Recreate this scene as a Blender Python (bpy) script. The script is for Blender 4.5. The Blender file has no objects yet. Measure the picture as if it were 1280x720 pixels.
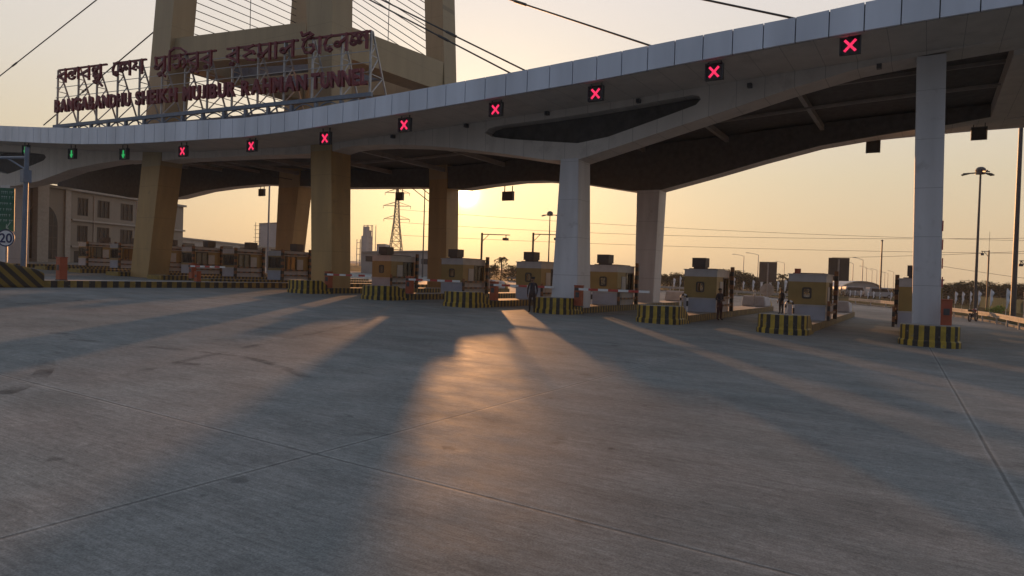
import bpy, bmesh, math, random
from mathutils import Vector, Matrix
from mathutils.geometry import tessellate_polygon

S = bpy.context.scene
COL = S.collection
R = math.radians
random.seed(11)

# ------------------------------------------------------------------ place
EYE = Vector((0, 0, 2.1))
FOC = 870.0                       # focal length in photograph pixels (1280 wide)
YAW, PITCH, ROLL = math.atan(520 / 870.0), -math.atan(14.8 / 870.0), .032
CROSS = .021                      # cross fall of the plaza: it rises to the left


def gz(x, y=0):
    return -CROSS * x


_fw = Vector((-math.sin(YAW) * math.cos(PITCH), math.cos(YAW) * math.cos(PITCH), math.sin(PITCH)))
_r = Vector((math.cos(YAW), math.sin(YAW), 0))
_u = _r.cross(_fw)
RT = math.cos(ROLL) * _r + math.sin(ROLL) * _u
UP = -math.sin(ROLL) * _r + math.cos(ROLL) * _u


def ray(px, py):
    return _fw + RT * ((px - 640) / FOC) + UP * ((360 - py) / FOC)


def at_ground(px, py):            # point of the ground seen at a pixel of the survey
    d = ray(px, py)
    t = -EYE.z / (d.z + CROSS * d.x)
    return EYE + d * t


def at_depth(px, py, z):
    return EYE + ray(px, py) * z


def foot(px, z):                  # ground under a point z metres away along the view, column px
    p = EYE + ray(px, 345) * z
    return Vector((p.x, p.y, gz(p.x)))


# ------------------------------------------------------------------ materials
MATS = {}


def N(nt, kind, **kw):
    n = nt.nodes.new(kind)
    for k, v in kw.items():
        setattr(n, k, v)
    return n


def mat(name, col, rough=.7, var=.18, scale=3.0, metal=0.0, bump=.0, spec=.5, streak=False):
    if name in MATS:
        return MATS[name]
    m = bpy.data.materials.new(name)
    m.use_nodes = True
    nt = m.node_tree
    b = nt.nodes['Principled BSDF']
    b.inputs['Roughness'].default_value = rough
    b.inputs['Metallic'].default_value = metal
    b.inputs['Specular IOR Level'].default_value = spec
    tc = N(nt, 'ShaderNodeTexCoord')
    mp = N(nt, 'ShaderNodeMapping')
    mp.inputs['Scale'].default_value = (1, 1, .15) if streak else (1, 1, 1)
    nt.links.new(tc.outputs['Object'], mp.inputs['Vector'])
    nz = N(nt, 'ShaderNodeTexNoise')
    nz.inputs['Scale'].default_value = scale
    nz.inputs['Detail'].default_value = 6
    nt.links.new(mp.outputs[0], nz.inputs['Vector'])
    rp = N(nt, 'ShaderNodeMapRange')
    rp.inputs['From Min'].default_value = .3
    rp.inputs['From Max'].default_value = .7
    rp.inputs['To Min'].default_value = 1 - var
    rp.inputs['To Max'].default_value = 1 + var
    nt.links.new(nz.outputs[0], rp.inputs[0])
    mx = N(nt, 'ShaderNodeMix', data_type='RGBA', blend_type='MULTIPLY')
    mx.inputs['Factor'].default_value = 1
    mx.inputs['A'].default_value = (*col, 1)
    nt.links.new(rp.outputs[0], mx.inputs['B'])
    nt.links.new(mx.outputs['Result'], b.inputs['Base Color'])
    if bump:
        bp = N(nt, 'ShaderNodeBump')
        bp.inputs['Strength'].default_value = bump
        bp.inputs['Distance'].default_value = .02
        nt.links.new(nz.outputs[0], bp.inputs['Height'])
        nt.links.new(bp.outputs[0], b.inputs['Normal'])
    MATS[name] = m
    return m


def panel_mat(name, col, rough, px, pz, var=.08, seam=.45, wide=.02):
    """cladding with dark seams every px along X and Y and pz up, in metres"""
    m = mat(name, col, rough, var, 1.2, streak=True)
    nt = m.node_tree
    b = nt.nodes['Principled BSDF']
    src = b.inputs['Base Color'].links[0].from_socket
    tc = [n for n in nt.nodes if n.type == 'TEX_COORD'][0]
    sp = N(nt, 'ShaderNodeSeparateXYZ')
    nt.links.new(tc.outputs['Object'], sp.inputs[0])
    tot = None
    for ax, step in (('X', px), ('Z', pz)):
        if not step:
            continue
        dv = N(nt, 'ShaderNodeMath', operation='DIVIDE')
        dv.inputs[1].default_value = step
        nt.links.new(sp.outputs[ax], dv.inputs[0])
        fr = N(nt, 'ShaderNodeMath', operation='FRACT')
        nt.links.new(dv.outputs[0], fr.inputs[0])
        lt = N(nt, 'ShaderNodeMath', operation='LESS_THAN')
        lt.inputs[1].default_value = wide / step
        nt.links.new(fr.outputs[0], lt.inputs[0])
        if tot is None:
            tot = lt
        else:
            a = N(nt, 'ShaderNodeMath', operation='MAXIMUM')
            nt.links.new(tot.outputs[0], a.inputs[0])
            nt.links.new(lt.outputs[0], a.inputs[1])
            tot = a
    mx = N(nt, 'ShaderNodeMix', data_type='RGBA')
    nt.links.new(tot.outputs[0], mx.inputs['Factor'])
    nt.links.new(src, mx.inputs['A'])
    mx.inputs['B'].default_value = (col[0] * seam, col[1] * seam, col[2] * seam, 1)
    nt.links.new(mx.outputs['Result'], b.inputs['Base Color'])
    return m


def emit_mat(name, col, strength):
    m = bpy.data.materials.new(name)
    m.use_nodes = True
    b = m.node_tree.nodes['Principled BSDF']
    b.inputs['Base Color'].default_value = (*[c * .3 for c in col], 1)
    b.inputs['Emission Color'].default_value = (*col, 1)
    b.inputs['Emission Strength'].default_value = strength
    nz = N(m.node_tree, 'ShaderNodeTexVoronoi')
    nz.inputs['Scale'].default_value = 16
    tc = N(m.node_tree, 'ShaderNodeTexCoord')
    m.node_tree.links.new(tc.outputs['Object'], nz.inputs['Vector'])
    rp = N(m.node_tree, 'ShaderNodeMapRange')
    rp.inputs['From Max'].default_value = .7
    rp.inputs['To Min'].default_value = strength * 1.25
    rp.inputs['To Max'].default_value = strength * .7
    m.node_tree.links.new(nz.outputs[0], rp.inputs[0])
    m.node_tree.links.new(rp.outputs[0], b.inputs['Emission Strength'])
    return m


def glass_mat(name, tint=(.75, .8, .8), clear=.72):
    m = bpy.data.materials.new(name)
    m.use_nodes = True
    nt = m.node_tree
    nt.nodes.remove(nt.nodes['Principled BSDF'])
    out = nt.nodes['Material Output']
    tr = N(nt, 'ShaderNodeBsdfTransparent')
    tr.inputs[0].default_value = (*tint, 1)
    gl = N(nt, 'ShaderNodeBsdfGlossy')
    gl.inputs['Roughness'].default_value = .05
    df = N(nt, 'ShaderNodeBsdfDiffuse')
    df.inputs[0].default_value = (.2, .18, .15, 1)
    m1 = N(nt, 'ShaderNodeMixShader')
    m1.inputs[0].default_value = 1 - clear
    m2 = N(nt, 'ShaderNodeMixShader')
    fr = N(nt, 'ShaderNodeFresnel')
    fr.inputs[0].default_value = 1.4
    nt.links.new(tr.outputs[0], m1.inputs[1])
    nt.links.new(df.outputs[0], m1.inputs[2])
    nt.links.new(fr.outputs[0], m2.inputs[0])
    nt.links.new(m1.outputs[0], m2.inputs[1])
    nt.links.new(gl.outputs[0], m2.inputs[2])
    nt.links.new(m2.outputs[0], out.inputs[0])
    return m


FASCIA = mat('fascia panel', (.62, .66, .74), .45, .14, .8, streak=True)
SOFFIT = panel_mat('soffit cladding', (.56, .515, .47), .6, 1.2, 0, seam=.5)
WHITECLAD = panel_mat('column cladding', (.58, .57, .58), .5, 0, 1.9, var=.16, seam=.6)
GOLD = panel_mat('gold cladding', (.40, .25, .095), .5, 0, 2.4, var=.16, seam=.6)
TOWERCLAD = panel_mat('tower cladding', (.37, .275, .15), .55, 1.1, 2.4, seam=.7)
DARKDECK = mat('roof deck', (.075, .07, .067), .8, .25)
PURLIN = mat('purlin steel', (.24, .22, .20), .5, .15)
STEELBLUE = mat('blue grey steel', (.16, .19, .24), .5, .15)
STEEL = mat('galvanised steel', (.36, .36, .36), .45, .2, metal=.4)
DARKSTEEL = mat('dark steel', (.055, .055, .06), .5, .2)
BLACK = mat('black paint', (.018, .018, .018), .55, .35, 5)
YELLOW = mat('yellow paint', (.40, .27, .03), .55, .28, 4)
YELLOWK = mat('kerb yellow paint', (.24, .16, .03), .65, .35, 3)
BOOTHY = mat('booth mustard panel', (.29, .20, .06), .5, .1, 2)
BOOTHG = mat('booth grey panel', (.37, .39, .45), .5, .1, 2)
BOOTHW = mat('booth top band', (.42, .41, .41), .5, .1, 2)
BOXDARK = mat('rooftop box', (.07, .055, .05), .6, .2)
ORANGE = mat('orange cabinet', (.36, .075, .03), .5, .15)
WHITE = mat('white paint', (.75, .74, .72), .5, .08)
WHITECLOTH = mat('white cloth', (.78, .78, .80), .8, .08)
RED = mat('red paint', (.45, .05, .04), .5, .1)
MAROON = mat('maroon letters', (.17, .014, .026), .5, .2)
SIGNGREEN = mat('green sign sheet', (.015, .11, .06), .5, .12)
SIGNBLUE = mat('dark blue numeral', (.02, .03, .10), .5, .05)
KERBTOP = mat('island concrete', (.30, .285, .26), .85, .25, 2.5, bump=.3)
CONCBLOCK = mat('end block concrete', (.48, .49, .52), .8, .15, 2)
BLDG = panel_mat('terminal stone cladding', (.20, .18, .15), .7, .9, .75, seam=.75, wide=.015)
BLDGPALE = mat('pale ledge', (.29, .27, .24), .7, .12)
FRAMEM = mat('dark window frame', (.035, .033, .03), .5, .1)
PANE = mat('dark window glass', (.022, .025, .03), .35, .3, spec=.2)
SHED = mat('shed cladding', (.33, .30, .27), .75, .2, .5)
FARGREY = mat('far concrete block', (.38, .37, .37), .85, .12, .3)
TRUNK = mat('bark', (.09, .06, .04), .9, .3, 6)
LEAF = mat('dark leaf', (.024, .033, .013), .9, .5, 1.5, spec=.08)
LEAFB = mat('bright leaf', (.16, .26, .03), .8, .4, 1.5)
SKIN = mat('skin', (.20, .11, .07), .6, .1)
UNIFORM = mat('dark uniform cloth', (.022, .024, .035), .85, .2)
TROUSER = mat('dark trouser cloth', (.018, .016, .018), .85, .2)
REDCLOTH = mat('dark red cloth', (.16, .02, .025), .85, .2)
MAROONCLOTH = mat('dark maroon cloth', (.05, .012, .014), .85, .2)
HAIR = mat('black hair', (.008, .007, .007), .7, .2)
RUBBER = mat('rubber', (.015, .015, .016), .8, .2)
CABLE = mat('cable', (.05, .048, .045), .6, .1)
FENCEGREEN = mat('green sheet fence', (.010, .042, .036), .85, .3, spec=.05)
RAILM = mat('guard rail steel', (.33, .31, .28), .7, .2, spec=.15)
GLASS = glass_mat('booth glass', (.96, .95, .92), .97)
REDLED = emit_mat('red led', (1.0, .03, .12), .78)
GREENLED = emit_mat('green led', (.02, .75, .18), .34)


def chip(m, col=(.17, .16, .145), lo=.60, hi=.66, scale=7.0):
    nt = m.node_tree
    b = nt.nodes['Principled BSDF']
    src = b.inputs['Base Color'].links[0].from_socket
    tc = N(nt, 'ShaderNodeTexCoord')
    nz = N(nt, 'ShaderNodeTexNoise')
    nz.inputs['Scale'].default_value = scale
    nz.inputs['Detail'].default_value = 8
    nz.inputs['Roughness'].default_value = .7
    nt.links.new(tc.outputs['Object'], nz.inputs['Vector'])
    rp = N(nt, 'ShaderNodeMapRange')
    rp.inputs['From Min'].default_value = lo
    rp.inputs['From Max'].default_value = hi
    nt.links.new(nz.outputs[0], rp.inputs[0])
    mx = N(nt, 'ShaderNodeMix', data_type='RGBA')
    nt.links.new(rp.outputs[0], mx.inputs['Factor'])
    nt.links.new(src, mx.inputs['A'])
    mx.inputs['B'].default_value = (*col, 1)
    nt.links.new(mx.outputs['Result'], b.inputs['Base Color'])


YBLACK = mat('striping black', (.02, .02, .02), .6, .35, 5)
for q in (YELLOW, YELLOWK, YBLACK):
    chip(q)
chip(WHITECLAD, (.36, .34, .33), .58, .78, 1.3)
chip(GOLD, (.25, .17, .07), .58, .78, 1.3)
chip(SOFFIT, (.40, .36, .33), .55, .75, .7)


# ------------------------------------------------------------------ mesh builder
class MB:
    def __init__(self):
        self.v, self.f, self.m, self.mats = [], [], [], []

    def mi(self, m):
        if m not in self.mats:
            self.mats.append(m)
        return self.mats.index(m)

    def face(self, pts, m):
        n = len(self.v)
        self.v += [Vector(p) for p in pts]
        self.f.append(tuple(range(n, n + len(pts))))
        self.m.append(self.mi(m))

    def hexa(self, p, m):         # p: 8 points, bottom ring 0-3 (ccw from above), top ring 4-7
        k, n = self.mi(m), len(self.v)
        self.v += [Vector(q) for q in p]
        for q in ((3, 2, 1, 0), (4, 5, 6, 7), (0, 1, 5, 4), (1, 2, 6, 5), (2, 3, 7, 6), (3, 0, 4, 7)):
            self.f.append(tuple(n + i for i in q))
            self.m.append(k)

    def box(self, x0, x1, y0, y1, z0, z1, m):
        self.hexa([(x0, y0, z0), (x1, y0, z0), (x1, y1, z0), (x0, y1, z0),
                   (x0, y0, z1), (x1, y0, z1), (x1, y1, z1), (x0, y1, z1)], m)

    def bar(self, a, b, w, h, m, up=(0, 0, 1)):
        a, b = Vector(a), Vector(b)
        d = (b - a).normalized()
        s = d.cross(Vector(up))
        if s.length < 1e-4:
            s = d.cross(Vector((1, 0, 0)))
        s.normalize()
        t = s.cross(d).normalized()
        s, t = s * w / 2, t * h / 2
        self.hexa([a - s - t, a + s - t, b + s - t, b - s - t, a - s + t, a + s + t, b + s + t, b - s + t], m)

    def tube(self, pts, r, m, n=8, r1=None, caps=True):
        pts = [Vector(p) for p in pts]
        k, base = self.mi(m), len(self.v)
        L = len(pts)
        for i, p in enumerate(pts):
            d = (pts[min(i + 1, L - 1)] - pts[max(i - 1, 0)]).normalized()
            s = d.cross(Vector((0, 0, 1)))
            if s.length < 1e-3:
                s = d.cross(Vector((1, 0, 0)))
            s.normalize()
            t = s.cross(d)
            q = r if r1 is None else r + (r1 - r) * i / max(1, L - 1)
            for j in range(n):
                a = 2 * math.pi * j / n
                self.v.append(p + s * math.cos(a) * q + t * math.sin(a) * q)
        for i in range(L - 1):
            for j in range(n):
                a, b = base + i * n + j, base + i * n + (j + 1) % n
                self.f.append((a, b, b + n, a + n))
                self.m.append(k)
        if caps:
            self.f.append(tuple(base + j for j in range(n))[::-1])
            self.m.append(k)
            self.f.append(tuple(base + (L - 1) * n + j for j in range(n)))
            self.m.append(k)

    def disc(self, c, axis, r, t, m, n=24):
        c, a = Vector(c), Vector(axis).normalized()
        self.tube([c - a * t / 2, c + a * t / 2], r, m, n)

    def ball(self, c, rx, ry, rz, m, n=10):
        k, base = self.mi(m), len(self.v)
        rows = n // 2
        for i in range(rows + 1):
            th = math.pi * i / rows
            for j in range(n):
                a = 2 * math.pi * j / n
                self.v.append(Vector((c[0] + rx * math.sin(th) * math.cos(a), c[1] + ry * math.sin(th) * math.sin(a), c[2] + rz * math.cos(th))))
        for i in range(rows):
            for j in range(n):
                a, b = base + i * n + j, base + i * n + (j + 1) % n
                self.f.append((a, a + n, b + n, b))
                self.m.append(k)

    def slab(self, poly, y0, y1, m, hole=None, axis='y'):
        """polygon in XZ extruded from y0 to y1, optional hole; axis 'x': polygon in YZ along X; 'z': polygon in XY"""
        def P(q, t):
            return Vector((q[0], t, q[1])) if axis == 'y' else (Vector((t, q[0], q[1])) if axis == 'x' else Vector((q[0], q[1], t)))
        loops = [[Vector((q[0], q[1], 0)) for q in poly]]
        if hole:
            loops.append([Vector((q[0], q[1], 0)) for q in hole])
        flat = [q for l in loops for q in l]
        for tri in tessellate_polygon(loops):
            self.face([P(flat[i], y0) for i in tri], m)
            self.face([P(flat[i], y1) for i in tri[::-1]], m)
        for l in loops:
            for i in range(len(l)):
                a, b = l[i], l[(i + 1) % len(l)]
                self.face([P(a, y0), P(b, y0), P(b, y1), P(a, y1)], m)

    def build(self, name, parent=None, smooth=False, weld=True):
        me = bpy.data.meshes.new(name)
        off = Vector((0, 0, 0))
        p = parent
        while p is not None:
            off += p.location
            p = p.parent
        if getattr(self, 'local', False):
            off = Vector((0, 0, 0))
        me.from_pydata([v - off for v in self.v], [], self.f)
        for m in self.mats:
            me.materials.append(m)
        me.polygons.foreach_set('material_index', self.m)
        bm = bmesh.new()
        bm.from_mesh(me)
        if weld:
            bmesh.ops.remove_doubles(bm, verts=bm.verts, dist=1e-4)
        bmesh.ops.recalc_face_normals(bm, faces=bm.faces)
        bm.to_mesh(me)
        bm.free()
        if smooth:
            for q in me.polygons:
                q.use_smooth = True
        o = bpy.data.objects.new(name, me)
        COL.objects.link(o)
        if parent:
            o.parent = parent
        return o


def LB():                          # builder in the local space of an unplaced thing
    b = MB()
    b.local = True
    return b


def bevel(o, w=.02, seg=2):
    m = o.modifiers.new('bevel', 'BEVEL')
    m.width = w
    m.segments = seg
    m.limit_method = 'ANGLE'
    return o


def tag(o, label=None, cat=None, group=None, kind=None):
    if label:
        o['label'] = label
    if cat:
        o['category'] = cat
    if group:
        o['group'] = group
    if kind:
        o['kind'] = kind
    return o


def thing(name, loc, label, cat, group=None, rz=0):
    o = bpy.data.objects.new(name, None)
    o.empty_display_size = .3
    o.location = loc
    o.rotation_euler.z = rz
    COL.objects.link(o)
    return tag(o, label, cat, group)


def copy_tree(o, parent=None):
    kids = [c for c in o.children]
    c = o.copy()
    COL.objects.link(c)
    c.parent = parent
    for k in kids:
        copy_tree(k, c)
    return c


def interp(tab, x):
    if x <= tab[0][0]:
        a, b = tab[0], tab[1]
    elif x >= tab[-1][0]:
        a, b = tab[-2], tab[-1]
    else:
        for a, b in zip(tab, tab[1:]):
            if a[0] <= x <= b[0]:
                break
    return a[1] + (b[1] - a[1]) * (x - a[0]) / (b[0] - a[0])


# ------------------------------------------------------------------ ground
ROUGH0, ROUGH1, SPEC = .62, .74, .006


def ground_material():
    m = bpy.data.materials.new('concrete paving')
    m.use_nodes = True
    nt = m.node_tree
    b = nt.nodes['Principled BSDF']
    L = nt.links.new
    tc = N(nt, 'ShaderNodeTexCoord')
    sp = N(nt, 'ShaderNodeSeparateXYZ')
    L(tc.outputs['Object'], sp.inputs[0])

    def noise(scale, detail=5, sc=(1, 1, 1), rough=.55):
        mp = N(nt, 'ShaderNodeMapping')
        mp.inputs['Scale'].default_value = sc
        L(tc.outputs['Object'], mp.inputs[0])
        n = N(nt, 'ShaderNodeTexNoise')
        n.inputs['Scale'].default_value = scale
        n.inputs['Detail'].default_value = detail
        n.inputs['Roughness'].default_value = rough
        L(mp.outputs[0], n.inputs['Vector'])
        return n.outputs[0]

    def rng(s, a, b_, c, d):
        r = N(nt, 'ShaderNodeMapRange')
        r.inputs['From Min'].default_value = a
        r.inputs['From Max'].default_value = b_
        r.inputs['To Min'].default_value = c
        r.inputs['To Max'].default_value = d
        L(s, r.inputs[0])
        return r.outputs[0]

    def math_(op, a, b_=None):
        n = N(nt, 'ShaderNodeMath', operation=op)
        for i, q in enumerate((a, b_)):
            if q is None:
                continue
            if isinstance(q, (int, float)):
                n.inputs[i].default_value = q
            else:
                L(q, n.inputs[i])
        return n.outputs[0]

    big = rng(noise(.09, 4), .3, .7, .74, 1.22)
    mid = rng(noise(.9, 8, (.7, 1.3, 1), .7), .3, .7, .78, 1.2)
    fine = math_('MULTIPLY', rng(noise(11, 7, (.8, 1.3, 1), .75), .3, .7, .78, 1.22), rng(noise(60, 3), .3, .7, .76, 1.24))
    tine = rng(noise(12, 2, (.10, 2.6, 1)), .35, .65, .89, 1.09)
    fac = math_('MULTIPLY', math_('MULTIPLY', big, mid), math_('MULTIPLY', fine, tine))
    spots = math_('MULTIPLY', rng(noise(1.1, 4), .66, .74, 1, .70), rng(noise(2.7, 5, rough=.6), .68, .74, 1, .66))
    fac = math_('MULTIPLY', fac, spots)
    # joints: every 5.95 m across, every 14 m along
    def joint(sock, off, step, w):
        a = math_('FRACT', math_('DIVIDE', math_('ADD', sock, off), step))
        d = math_('MULTIPLY', math_('ABSOLUTE', math_('SUBTRACT', a, .5)), step)   # distance from joint
        return d
    wob = rng(noise(.7, 2), 0, 1, -.012, .012)
    skew = math_('MULTIPLY', math_('GREATER_THAN', sp.outputs[0], -2.6), math_('MULTIPLY', math_('SUBTRACT', sp.outputs[1], 22.9), .0356))
    jx = joint(math_('ADD', math_('ADD', sp.outputs[0], skew), wob), 5.6 + 2.975 + 59.5, 5.95, 0)
    jy = joint(math_('ADD', sp.outputs[1], wob), -5.35 + 7.0 + 140, 14.0, 0)
    dmin = math_('MINIMUM', jx, jy)
    line = rng(dmin, .012, .028, 1, 0)
    halo = rng(dmin, .03, .075, 1.25, 1)
    fac = math_('MULTIPLY', fac, halo)
    fac = math_('MULTIPLY', fac, math_('SUBTRACT', 1, math_('MULTIPLY', line, .45)))
    mx = N(nt, 'ShaderNodeMix', data_type='RGBA', blend_type='MULTIPLY')
    mx.inputs['Factor'].default_value = 1
    hue = N(nt, 'ShaderNodeMix', data_type='RGBA')
    L(rng(noise(.35, 4), .35, .65, 0, 1), hue.inputs['Factor'])
    hue.inputs['A'].default_value = (.218, .232, .222, 1)
    hue.inputs['B'].default_value = (.236, .233, .218, 1)
    L(hue.outputs['Result'], mx.inputs['A'])
    L(fac, mx.inputs['B'])
    L(mx.outputs['Result'], b.inputs['Base Color'])
    L(rng(noise(1.6, 6, (.8, 1.1, 1), .65), .3, .7, ROUGH0, ROUGH1), b.inputs['Roughness'])
    b.inputs['Specular IOR Level'].default_value = SPEC
    bp = N(nt, 'ShaderNodeBump')
    bp.inputs['Strength'].default_value = .22
    bp.inputs['Distance'].default_value = .012
    h = math_('ADD', math_('MULTIPLY', noise(13, 2, (.12, 3.2, 1)), .35), math_('MULTIPLY', noise(40, 5, (.9, 1.2, 1), .7), .8))
    h = math_('SUBTRACT', h, math_('MULTIPLY', line, 1.0))
    L(h, bp.inputs['Height'])
    L(bp.outputs[0], b.inputs['Normal'])
    return m


GROUND = ground_material()
g = MB()
xs = [-3000, -600, -150, -60, 0, 60, 150, 600, 3000]
ys = [-400, -60, 0, 40, 100, 300, 1000, 4000]
for a, b_ in zip(xs, xs[1:]):
    for c, d in zip(ys, ys[1:]):
        g.face([(a, c, gz(a)), (b_, c, gz(b_)), (b_, d, gz(b_)), (a, d, gz(a))], GROUND)
tag(g.build('ground'), kind='structure')


def sheet(name, pts, m, lift=.004):
    b_ = MB()
    loops = [[Vector((p[0], p[1], 0)) for p in pts]]
    for tri in tessellate_polygon(loops):
        b_.face([(pts[i][0], pts[i][1], gz(pts[i][0]) + lift) for i in tri], m)
    o = b_.build(name)
    return tag(o, kind='structure')


GRASS = mat('verge grass', (.03, .036, .016), 1.0, .45, .9, bump=.4, spec=.02)
sheet('verge', [(5.6, 28), (5.6, 46.5), (4.6, 57), (3.1, 64.4), (-.4, 75.4), (-3.6, 83), (-7.4, 88.6), (-14, 92.5), (-22, 94.5),
                (-60, 99), (-400, 130), (-400, 1200), (700, 1200), (700, 28)], GRASS)


def tyre_mark(pts, w):
    m = MATS.get('tyre rubber') or bpy.data.materials.new('tyre rubber')
    if 'tyre rubber' not in MATS:
        MATS['tyre rubber'] = m
        m.use_nodes = True
        nt = m.node_tree
        b_ = nt.nodes['Principled BSDF']
        b_.inputs['Base Color'].default_value = (.06, .057, .053, 1)
        b_.inputs['Roughness'].default_value = .9
        b_.inputs['Specular IOR Level'].default_value = 0
        tr = N(nt, 'ShaderNodeBsdfTransparent')
        mxs = N(nt, 'ShaderNodeMixShader')
        tc = N(nt, 'ShaderNodeTexCoord')
        nz = N(nt, 'ShaderNodeTexNoise')
        nz.inputs['Scale'].default_value = 1.6
        nz.inputs['Detail'].default_value = 6
        nt.links.new(tc.outputs['Object'], nz.inputs['Vector'])
        rp = N(nt, 'ShaderNodeMapRange')
        rp.inputs['From Min'].default_value = .42
        rp.inputs['From Max'].default_value = .75
        rp.inputs['To Min'].default_value = 0
        rp.inputs['To Max'].default_value = .4
        nt.links.new(nz.outputs[0], rp.inputs[0])
        nt.links.new(rp.outputs[0], mxs.inputs[0])
        nt.links.new(tr.outputs[0], mxs.inputs[1])
        nt.links.new(b_.outputs[0], mxs.inputs[2])
        nt.links.new(mxs.outputs[0], nt.nodes['Material Output'].inputs[0])
    # catmull-rom through the points
    P = [at_ground(*p) for p in pts]
    P = [P[0] * 2 - P[1]] + P + [P[-1] * 2 - P[-2]]
    C = []
    for i in range(1, len(P) - 2):
        for k in range(8):
            t = k / 8
            C.append(.5 * ((2 * P[i]) + (P[i + 1] - P[i - 1]) * t + (2 * P[i - 1] - 5 * P[i] + 4 * P[i + 1] - P[i + 2]) * t * t
                           + (3 * P[i] - P[i - 1] - 3 * P[i + 1] + P[i + 2]) * t ** 3))
    b_ = MB()
    E_ = []
    for i, p in enumerate(C):
        d = (C[min(i + 1, len(C) - 1)] - C[max(i - 1, 0)])
        s = Vector((-d.y, d.x, 0)).normalized() * w / 2
        E_.append((p + s, p - s))
    for (a, b1), (c, d) in zip(E_, E_[1:]):
        b_.face([Vector((q.x, q.y, gz(q.x) + .004)) for q in (a, b1, d, c)], m)
    return tag(b_.build('tyre_mark'), kind='structure')


tyre_mark([(2, 493), (30, 482), (54, 466), (57, 450), (40, 443), (10, 440)], .26)
tyre_mark([(88, 424), (180, 433), (260, 441), (330, 452), (400, 478)], .22)
tyre_mark([(20, 380), (90, 376), (170, 372), (260, 377), (330, 385)], .22)

tyre_mark([(150, 470), (280, 440), (400, 415), (480, 396)], .2)

def stain(px, py, r, seed):
    rnd = random.Random(seed)
    c = at_ground(px, py)
    m = MATS.get('oil stain')
    if m is None:
        m = MATS['oil stain'] = MATS['tyre rubber'].copy()
        m.name = 'oil stain'
    b_ = MB()
    pts = []
    for k in range(18):
        a = 2 * math.pi * k / 18
        q = r * rnd.uniform(.5, 1.15)
        x_, y_ = c.x + math.cos(a) * q * 1.5, c.y + math.sin(a) * q
        pts.append((x_, y_, gz(x_) + .004))
    for k in range(18):
        b_.face([pts[k], pts[(k + 1) % 18], (c.x, c.y, gz(c.x) + .004)], m)
    tag(b_.build('oil_stain'), kind='structure')


for i, (px, py, r) in enumerate([(1130, 654, .10), (1118, 660, .06), (966, 619, .09), (655, 619, .06), (915, 592, .04), (880, 629, .05), (1128, 560, .10), (720, 470, .25),
                                 (430, 520, .14), (298, 600, .10), (560, 560, .08), (770, 430, .3), (230, 455, .25)]):
    stain(px, py, r, i + 1)

# ------------------------------------------------------------------ canopy
FT = [(-95, 16.6), (-80, 14.75), (-66.5, 13.21), (-59.9, 12.54), (-54.1, 12.01), (-48.9, 11.72), (-44.2, 11.52), (-40, 11.34), (-35.8, 11.12),
      (-31.9, 11.1), (-28.1, 11.2), (-23.6, 11.33), (-19.2, 11.48), (-16.9, 11.55), (-12.7, 11.73), (-8.7, 11.93), (-4.5, 12.1), (-2.1, 12.27), (2.3, 12.4), (9, 12.5)]
FB = [(-95, 15.2), (-80, 13.45), (-66.4, 11.95), (-59.9, 11.33), (-54.1, 10.83), (-48.9, 10.48), (-44.2, 10.27), (-39.9, 10.12), (-35.7, 9.98),
      (-31.9, 10.0), (-28.1, 10.12), (-23.6, 10.26), (-19.1, 10.44), (-16.9, 10.53), (-12.7, 10.70), (-8.6, 10.94), (-4.4, 11.17), (-1.35, 11.29), (.7, 11.36), (2.3, 11.4), (9, 11.45)]
BEAM = [(9, 11.75), (2.8, 11.46), (.2, 11.28), (-.9, 11.18), (-2.7, 11.0), (-5.2, 10.49), (-7.9, 9.81), (-10.2, 9.25), (-12.6, 8.66), (-15.3, 8.0), (-17, 8.1),
        (-19, 8.48), (-21, 8.82), (-23.2, 9.16), (-25.6, 9.46), (-28, 9.66), (-30, 9.74), (-31.3, 9.7), (-32.3, 9.52), (-35.6, 9.53), (-37.1, 9.62),
        (-40.4, 9.75), (-44.7, 9.88), (-48.5, 9.97), (-50.1, 9.95), (-54.7, 10.3), (-58.2, 10.26), (-63, 9.97), (-68.3, 9.2), (-72.7, 8.94), (-75.7, 9.1),
        (-79, 9.7), (-83, 10.5), (-88, 11.7), (-93, 13.2)]
BEAM_REAR = [(9, 12.0), (4.05, 11.55), (1.9, 11.27), (.36, 11.07), (-1.1, 10.95), (-3.6, 10.67), (-5.8, 10.4), (-9, 9.69), (-11.9, 8.97), (-16.07, 8.0), (-17.7, 8.17),
             (-21.2, 8.8), (-24.3, 9.13), (-26.4, 9.17), (-29.2, 9.0), (-31.5, 8.78), (-35.9, 9.1), (-40.3, 9.25), (-44.9, 9.4), (-50.6, 9.8), (-55, 10.1),
             (-59.7, 10.0), (-63.5, 9.8), (-68.3, 9.2), (-72.7, 9.2), (-76.8, 9.5), (-79.3, 9.85), (-84.3, 10.45), (-89.6, 11.1), (-93, 11.5)]
X0, X1 = -92.0, 8.2
YF, YB = 27.7, 48.6

canopy = thing('toll_canopy', (-16, 32, gz(-16)), 'long pale grey winged toll plaza canopy spanning all the booth lanes', 'canopy')
fa = MB()
x = X0
while x < X1:
    x2 = min(x + 1.15, X1)
    a, b_ = x + .02, x2 - .02
    fa.hexa([(a, YF, interp(FB, a)), (b_, YF, interp(FB, b_)), (b_, YF + .12, interp(FB, b_)), (a, YF + .12, interp(FB, a)),
             (a, YF, interp(FT, a)), (b_, YF, interp(FT, b_)), (b_, YF + .12, interp(FT, b_)), (a, YF + .12, interp(FT, a))], FASCIA)
    x = x2
fa.build('fascia', canopy, weld=False)


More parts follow.
